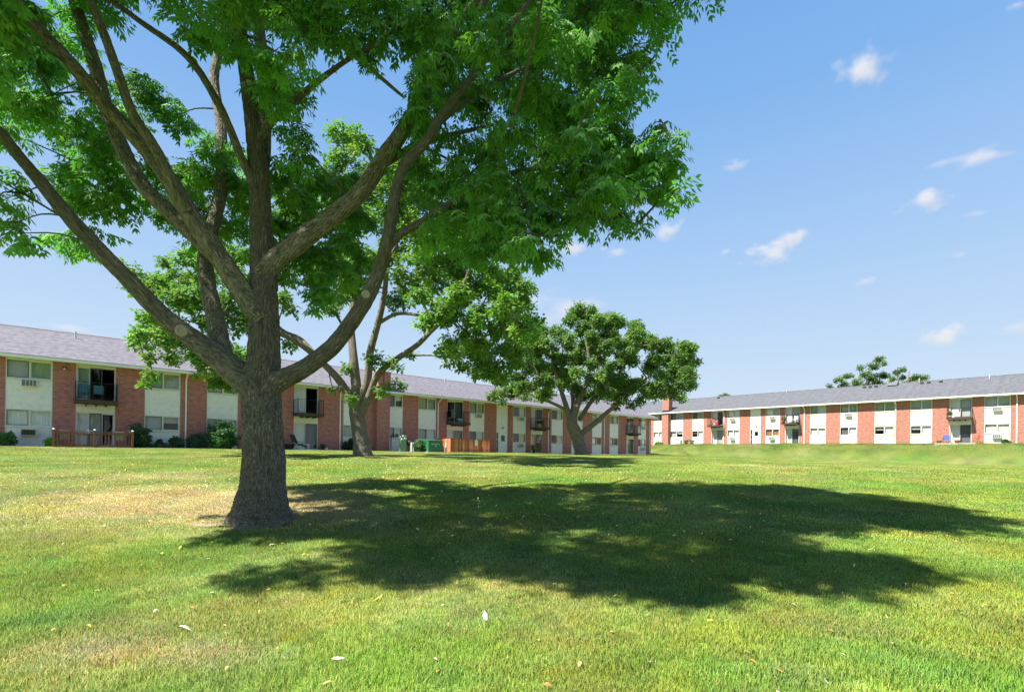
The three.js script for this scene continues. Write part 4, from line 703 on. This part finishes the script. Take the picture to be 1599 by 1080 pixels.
// wooden patio railing in front of the first ground floor flat
{
  const out = 2.3, xa = TL(83, out), xb = TL(206.5, out), t = thing('patio_railing', 'brown wooden patio railing with white post caps in front of the sliding door', 'railing', spot(FAC.left, xa, out), phiL), w = xb - xa, posts = [[0, 0], [w / 2, 0], [w, 0], [0, -2.15], [w, -2.15]];
  for (const [x, z] of posts) { const p = part('post', box(x - .06, x + .06, -.1, 1.08, z - .06, z + .06), deckWood, t); const c = new THREE.ConeGeometry(.095, .09, 4, 1); c.rotateY(Math.PI / 4); c.translate(x, 1.125, z); part('cap', c, whitePaint, p); }
  const run = (ax, az, bx, bz) => { const L = Math.hypot(bx - ax, bz - az), n = Math.round(L / .17), ux = (bx - ax) / L, uz = (bz - az) / L, A = V(ax + ux * .06, 0, az + uz * .06), B = V(bx - ux * .06, 0, bz - uz * .06); for (const [nm, y, hh, ww] of [['top_rail', .98, .045, .13], ['rail', .86, .08, .04], ['bottom_rail', .14, .08, .04]]) part(nm, beam(A.clone().setY(y), B.clone().setY(y), ww, hh), deckWood, t); for (let i = 1; i < n; i++) { const x = lerp(ax, bx, i / n), z = lerp(az, bz, i / n); part('baluster', box(x - .02, x + .02, .06, .955, z + .022, z + .052), deckWood, t); } };
  run(0, 0, w / 2, 0); run(w / 2, 0, w, 0); run(0, -2.15, 0, 0); run(w, -2.15, w, 0);
  const slab = thing('patio_slab', 'concrete patio slab inside the brown wooden railing', 'patio', spot(FAC.left, xa, 1.15), phiL); part('slab', box(-.1, w + .1, -.2, .03, -1.1, 1.1), concrete, slab); slab.position.y += .02;
  chair('grey sling chair behind the left half of the wooden railing', spot(FAC.left, TL(101, 1.7), 1.7).add(V(0, .06, 0)), phiL + Math.PI, bronze, greySling);
  chair('grey sling chair behind the right half of the wooden railing', spot(FAC.left, TL(189, 1.7), 1.7).add(V(0, .06, 0)), phiL + Math.PI - .3, bronze, greySling);
  const tb = thing('patio_table', 'small round patio table with white things on it behind the railing', 'table', spot(FAC.left, TL(137, 1.5), 1.5).add(V(0, .06, 0)), phiL);
  part('tabletop', new THREE.CylinderGeometry(.5, .5, .03, 24).translate(0, .72, 0), bronze, tb); part('pedestal', [rod(V(0, 0, 0), V(0, .71, 0), .035), new THREE.CylinderGeometry(.22, .26, .04, 16).translate(0, .02, 0)].map(plain), bronze, tb);
  const jug = thing('table_jug', 'white jug standing on the round patio table', 'jug', tb.position.clone().add(V(0, .735, 0)), 0); part('body', new THREE.LatheGeometry([[.001, 0], [.09, 0], [.12, .12], [.07, .24], [.09, .3]].map((p) => new THREE.Vector2(...p)), 14), plasticWhite, jug); part('handle', new THREE.TorusGeometry(.07, .015, 6, 12).translate(.12, .16, 0), plasticWhite, jug);
}
// first balcony: two blue chairs
chair('left blue chair on the balcony above the wooden railing', onDeck(FAC.left, TL(129, .5), .5), phiL + Math.PI, darkMetal, blueSling);
chair('right blue chair on the balcony above the wooden railing', onDeck(FAC.left, TL(152, .5), .5), phiL + Math.PI, darkMetal, blueSling);
// planting along the shaded building
const gL = (px, out) => spot(FAC.left, TL(px, out), out);
shrub('dark shrub at the right end of the wooden patio railing', gL(217, 1.1), 1.1, 1.45, [.035, .085, .035], 101);
shrub('big rounded dark green bush against the siding left of the ash trunk', gL(347, 1.2), 1.95, 1.85, [.035, .11, .022], 102);
shrub('small shrub on the right side of the first white downspout', gL(304, .8), .9, .95, [.03, .08, .035], 103);
shrub('low leafy plant on the left side of the first white downspout', gL(276, .7), .7, .7, [.03, .08, .03], 104, 'garden_plant');
shrub('tiny upright plant under the second ground floor window', gL(248, .6), .3, .55, [.03, .09, .03], 105, 'garden_plant');
shrub('leafy plant with whitish flowers at the left edge of the lawn', gL(8, .9), .9, .75, [.05, .15, .03], 106, 'garden_plant', paint(.7, .6, .68, .8));
shrub('small bright plant at the left post of the wooden railing', gL(79, 1.4), .35, .45, [.08, .24, .02], 107, 'garden_plant');
shrub('low pink flowering border plant below the second siding bay', gL(259, .55), 1.5, .22, [.06, .1, .04], 108, 'garden_plant', paint(.5, .16, .3, .8));
shrub('thin dark plant against the siding behind the pale tree, left of the pair', gL(540, .5), .35, .75, [.02, .05, .02], 109, 'garden_plant');
shrub('thin dark plant against the siding behind the pale tree, right of the pair', gL(548.5, .5), .35, .95, [.02, .05, .02], 110, 'garden_plant');
shrub('low bush beside the green utility cabinet', gL(657, 2.4), 1.1, 1.0, [.04, .11, .025], 111);
// patio with the black recliner
{
  const a = TL(458, 1.1), b = TL(531, 1.1), s = thing('patio_slab', 'bare concrete patio slab under the black recliner', 'patio', spot(FAC.left, a, 1.1), phiL); part('slab', box(0, b - a, -.2, .05, -.8, .85), concrete, s);
  const t = thing('recliner_chair', 'black reclining garden chair on the bare concrete patio', 'chair', gL(467, 1.2).add(V(0, .05, 0)), phiL + .75);
  const bk = new THREE.BoxGeometry(.62, .9, .1); bk.rotateX(-.42); bk.translate(0, .75, -.42); part('backrest', bk, plasticBlack, t); part('seat', new THREE.BoxGeometry(.6, .14, .6).translate(0, .4, 0), plasticBlack, t); const ft = new THREE.BoxGeometry(.5, .05, .4); ft.rotateX(.5); ft.translate(0, .32, .42); part('footrest', ft, plasticBlack, t);
  for (const q of [-1, 1]) { part('leg', rod(V(q * .3, 0, .35), V(q * .3, .6, -.3), .02), alu, t); part('leg', rod(V(q * .3, 0, -.4), V(q * .3, .6, .2), .02), alu, t); part('armrest', box(q * .3 - .03, q * .3 + .03, .6, .63, -.32, .24), plasticBlack, t); }
  const s2 = thing('side_table', 'small white side table next to the black recliner', 'table', gL(477.5, 1.35).add(V(0, .05, 0)), phiL); part('tabletop', box(-.24, .24, .4, .43, -.2, .2), plasticWhite, s2); for (const x of [-.2, .2]) for (const z of [-.16, .16]) part('leg', box(x - .018, x + .018, 0, .4, z - .018, z + .018), plasticWhite, s2);
  const bx = thing('storage_tub', 'dark plastic storage tub left of the black recliner', 'tub', gL(452, .8).add(V(0, .02, 0)), phiL); part('tub', (() => { const g = new THREE.CylinderGeometry(.42, .36, .42, 4, 1); g.rotateY(Math.PI / 4); g.translate(0, .21, 0); return g; })(), plasticBlack, bx); part('lid', box(-.33, .33, .42, .47, -.33, .33), plasticBlack, bx);
  pot('small dark flower pot on the bare patio by the wall', gL(505, .6).add(V(0, .05, 0)), bronze, .13, .2); pot('pale flower pot at the right end of the bare patio', gL(510, .7).add(V(0, .05, 0)), plasticWhite, .12);
}
// utility corner
{
  const t = thing('utility_cabinet', 'green metal utility cabinet with a white scrawl beside the wooden fence', 'utility cabinet', gL(676, 3.0), phiL), w = 1.5, h = 1.05;
  part('pad', box(-w / 2 - .12, w / 2 + .12, -.2, .05, -.62, .62), concrete, t); part('body', box(-w / 2, w / 2, .05, h, -.5, .5), greenBox, t); const lid = part('lid', profile([[-.54, h], [.56, h], [.56, h + .03], [-.54, h + .12]], -w / 2 - .03, w / 2 + .03), greenBox, t);
  part('door', box(-w / 2 + .04, w / 2 - .04, .12, h - .06, .502, .525), greenBox, t); part('padlock', box(-.04, .04, .5, .62, .527, .56), alu, t);
  // white scrawl on its front
  const pts = [[-.45, .72], [-.4, .84], [-.36, .7], [-.3, .76], [-.22, .7], [-.14, .77], [-.06, .7], [.02, .79], [.1, .7], [.2, .77], [.3, .73], [.42, .78]].map(([x, y]) => V(x, y, .53)); part('scrawl', new THREE.TubeGeometry(new THREE.CatmullRomCurve3(pts), 60, .016, 5), plasticWhite, t);
  const ped = (px, h2, label) => { const g = thing('utility_pedestal', label, 'pedestal', gL(px, 2.4), phiL, 'green utility pedestals by the wall'); part('post', box(-.14, .14, -.1, h2, -.1, .1), paint(.13, .25, .15, .5), g); part('cap', box(-.16, .16, h2, h2 + .06, -.12, .12), alu, g); part('meter', new THREE.CylinderGeometry(.1, .1, .12, 14).rotateX(Math.PI / 2).translate(.0, h2 - .22, .16), alu, g); };
  ped(627, 1.32, 'tall green utility pedestal with a meter by the chimney pier, left one'); ped(631.5, 1.4, 'tall green utility pedestal with a meter by the chimney pier, right one');
  const mb = thing('meter_rack', 'dark utility meters on a rail over the green pedestals', 'meter', gL(622, 2.2).add(V(0, 1.28, 0)), phiL); part('rail', box(-.75, .75, .1, .16, -.03, .03), darkMetal, mb); for (const x of [-.55, -.2, .5]) part('meter', [box(x - .11, x + .11, .0, .3, -.07, .1)], plasticBlack, mb); for (const x of [-.7, .7]) part('stake', box(x - .03, x + .03, -1.35, .1, -.03, .03), darkMetal, mb);
  const bq = thing('kettle_grill', 'black kettle grill on legs against the brick pier', 'grill', gL(640, 1.6), phiL); part('bowl', new THREE.SphereGeometry(.28, 18, 10, 0, 6.283, Math.PI / 2, Math.PI / 2).translate(0, .8, 0), plasticBlack, bq); part('lid', new THREE.SphereGeometry(.285, 18, 10, 0, 6.283, 0, Math.PI / 2).translate(0, .805, 0), plasticBlack, bq); for (let i = 0; i < 3; i++) part('leg', rod(V(Math.cos(i * 2.1) * .3, 0, Math.sin(i * 2.1) * .3), V(Math.cos(i * 2.1) * .15, .62, Math.sin(i * 2.1) * .15), .014), alu, bq);
  const cd = thing('condenser_unit', 'grey cooling condenser standing left of the green cabinet', 'condenser', gL(649, 1.7), phiL); part('case', box(-.38, .38, 0, .85, -.38, .38), paint(.28, .31, .34, .5), cd); for (let i = 0; i < 12; i++) part('slat', box(-.4, .4, .08 + i * .06, .1 + i * .06, .382, .4), paint(.2, .22, .25, .5), cd); part('fan_guard', new THREE.TorusGeometry(.28, .02, 6, 24).rotateX(Math.PI / 2).translate(0, .87, 0), darkMetal, cd);
  const bol = (px, label) => { const g = thing('bollard', label, 'bollard', gL(px, 3.2), 0, 'white bollards by the utility cabinet'); part('post', [rod(V(0, -.2, 0), V(0, .78, 0), .085, 16)], paint(.7, .7, .64, .7), g); part('dome', new THREE.SphereGeometry(.085, 14, 6, 0, 6.283, 0, Math.PI / 2).translate(0, .78, 0), paint(.55, .5, .45, .7), g); };
  bol(643, 'white bollard in front of the black kettle grill'); bol(697, 'white bollard between the green cabinet and the wooden fence');
}
// red-brown board fence round a ground floor patio
{
  const out = 3.1, xa = TL(704.5, out), xb = TL(766.5, out), w = xb - xa, t = thing('board_fence', 'red brown wooden board fence round the patio beside the green cabinet', 'fence', spot(FAC.left, xa, out), phiL), R = rng(71), H1 = 1.3;
  for (let x = 0, i = 0; x < w - .05; x += .165, i++) { const solid = x < 1.0; part('board', box(x, x + (solid ? .155 : .12), .04 + .03 * R(), H1 - .02 * R(), -.012 - .006 * (i % 2), .012 - .006 * (i % 2)), fenceWood[Math.floor(R() * 3)], t); }
  for (let z = -.18; z > -out + .2; z -= .165) for (const x of [-.02, w]) part('board', box(x - .012, x + .012, .05, H1, z, z + .15), fenceWood[Math.floor(R() * 3)], t);
  for (const y of [.25, 1.15]) { part('rail', box(.02, w - .02, y, y + .09, -.07, -.028), fenceWood[1], t); }
  part('cap_rail', box(-.06, w + .06, H1 + .002, H1 + .04, -.09, .06), fenceWood[1], t);
  for (const x of [0, w * .33, w * .66, w - .09]) part('post', box(x, x + .09, -.2, H1, -.17, -.075), fenceWood[1], t);
  const sg = thing('fence_notice', 'small white notice fixed to the wooden board fence', 'notice', spot(FAC.left, TL(744, out + .05), out + .05).add(V(0, .72, 0)), phiL); part('sheet', box(-.16, .16, 0, .5, -.012, .012), plasticWhite, sg); part('edge', merged([box(-.18, .18, .5, .53, -.015, .015), box(-.18, .18, -.03, 0, -.015, .015)]), alu, sg);
  const s = thing('patio_slab', 'concrete patio slab inside the red brown board fence', 'patio', spot(FAC.left, xa, 1.5), phiL); part('slab', box(0, w, -.2, .05, -1.3, 1.3), concrete, s);
}
// things on the other balconies of the shaded building
{
  const cooler = (pos, turn, label, col) => { const t = thing('storage_box', label, 'box', pos, turn); part('bin', box(-.24, .24, 0, .3, -.16, .16), col, t); part('lid', box(-.26, .26, .302, .36, -.18, .18), plasticWhite, t); };
  cooler(onDeck(FAC.left, TL(717, .7), .7), phiL, 'blue box with a white lid on the balcony above the board fence', paint(.05, .22, .5, .6));
  chair('dark chair on the balcony above the board fence', onDeck(FAC.left, TL(705, .6), .6), phiL + Math.PI, darkMetal, greySling);
  cooler(onDeck(FAC.left, TL(841, .6), .6), phiL, 'yellow box on the balcony left of the maple tree', paint(.6, .33, .03, .6));
  chair('red chair on the balcony left of the maple tree', onDeck(FAC.left, TL(846, .6), .6), phiL - 2.6, darkMetal, redSling);
  chair('dark chair on the last balcony of the shaded building', onDeck(FAC.left, TL(985, .6), .6), phiL + Math.PI, darkMetal, greySling);
  pot('flower pot with a plant by the sliding door left of the maple tree', gL(834, .6), bronze, .2, .6);
}
// along the sunlit building
{
  const gR = (px, out) => spot(FAC.right, TR(px, out), out), f = FAC.right;
  const a = TR(1463, 1), b = TR(1526, 1), s = thing('patio_slab', 'pale concrete patio slab at the sliding door of the sunlit building', 'patio', spot(f, a, 1), phiR); part('slab', box(0, b - a, -.3, .06, -.75, .9), concrete, s);
  chair('bright blue folding chair by the sliding door of the sunlit building', gR(1478, 1).add(V(0, .06, 0)), phiR, bronze, blueBright);
  chair('red wooden chair right of the sliding door of the sunlit building', gR(1524, .9).add(V(0, .06, 0)), phiR - 1.1, terracotta, redSling);
  pot('brown bowl planter left of the bright blue chair', gR(1467.5, .9).add(V(0, .05, 0)), terracotta, .25); pot('brown bowl planter between the blue chair and the sliding door', gR(1496, .9).add(V(0, .05, 0)), terracotta, .28);
  chair('pale chair on the balcony above the bright blue chair', onDeck(f, TR(1491, .6), .6), phiR, alu, plasticWhite); pot('pot standing at the left corner of the balcony above the blue chair', onDeck(f, TR(1484, .8), .8), plasticWhite, .16, .3);
  chair('left pale chair on the balcony right of the entrance door in the sun', onDeck(f, TR(1232, .6), .6), phiR, alu, plasticWhite); chair('right pale chair on the balcony right of the entrance door in the sun', onDeck(f, TR(1242, .6), .6), phiR, darkMetal, plasticWhite);
  pot('leafy potted plant at the left corner of the balcony right of the entrance', onDeck(f, TR(1224, .85), .85), terracotta, .2, .6);
  chair('brown chair on the first balcony next to the brick chimney pier', onDeck(f, TR(1113, .6), .6), phiR, darkMetal, redSling);
  { const t = thing('storage_box', 'red box on the first balcony next to the brick chimney pier', 'box', onDeck(f, TR(1119.5, .7), .7), phiR); part('bin', box(-.22, .22, 0, .5, -.2, .2), paint(.6, .03, .06, .6), t); part('lid', box(-.24, .24, .502, .56, -.22, .22), paint(.5, .03, .05, .6), t); }
  shrub('low yellow green shrub at the far end of the sunlit building', gR(1030, .8), 1.4, .75, [.09, .22, .02], 121);
  const cd = thing('condenser_unit', 'white cooling condenser on the grass by the brick chimney pier', 'condenser', gR(1060, .8), phiR); part('case', box(-.5, .5, 0, .75, -.3, .3), paint(.75, .76, .74, .5), cd); for (let i = 0; i < 8; i++) part('slat', box(-.46, .46, .1 + i * .075, .13 + i * .075, .302, .32), alu, cd);
  pot('dark flower pot left of the small pots near the chimney pier', gR(1072, .8), bronze, .22, .3); pot('pale flower pot below the third window from the far end', gR(1077, .9), plasticWhite, .24, .35); pot('reddish flower pot below the third window from the far end', gR(1082, .8), terracotta, .2, .3);
  shrub('tiny plant at the foot of the white panel near the right edge', gR(1572, .4), .5, .4, [.04, .1, .03], 122, 'garden_plant');
}
renderer.render(scene, camera);
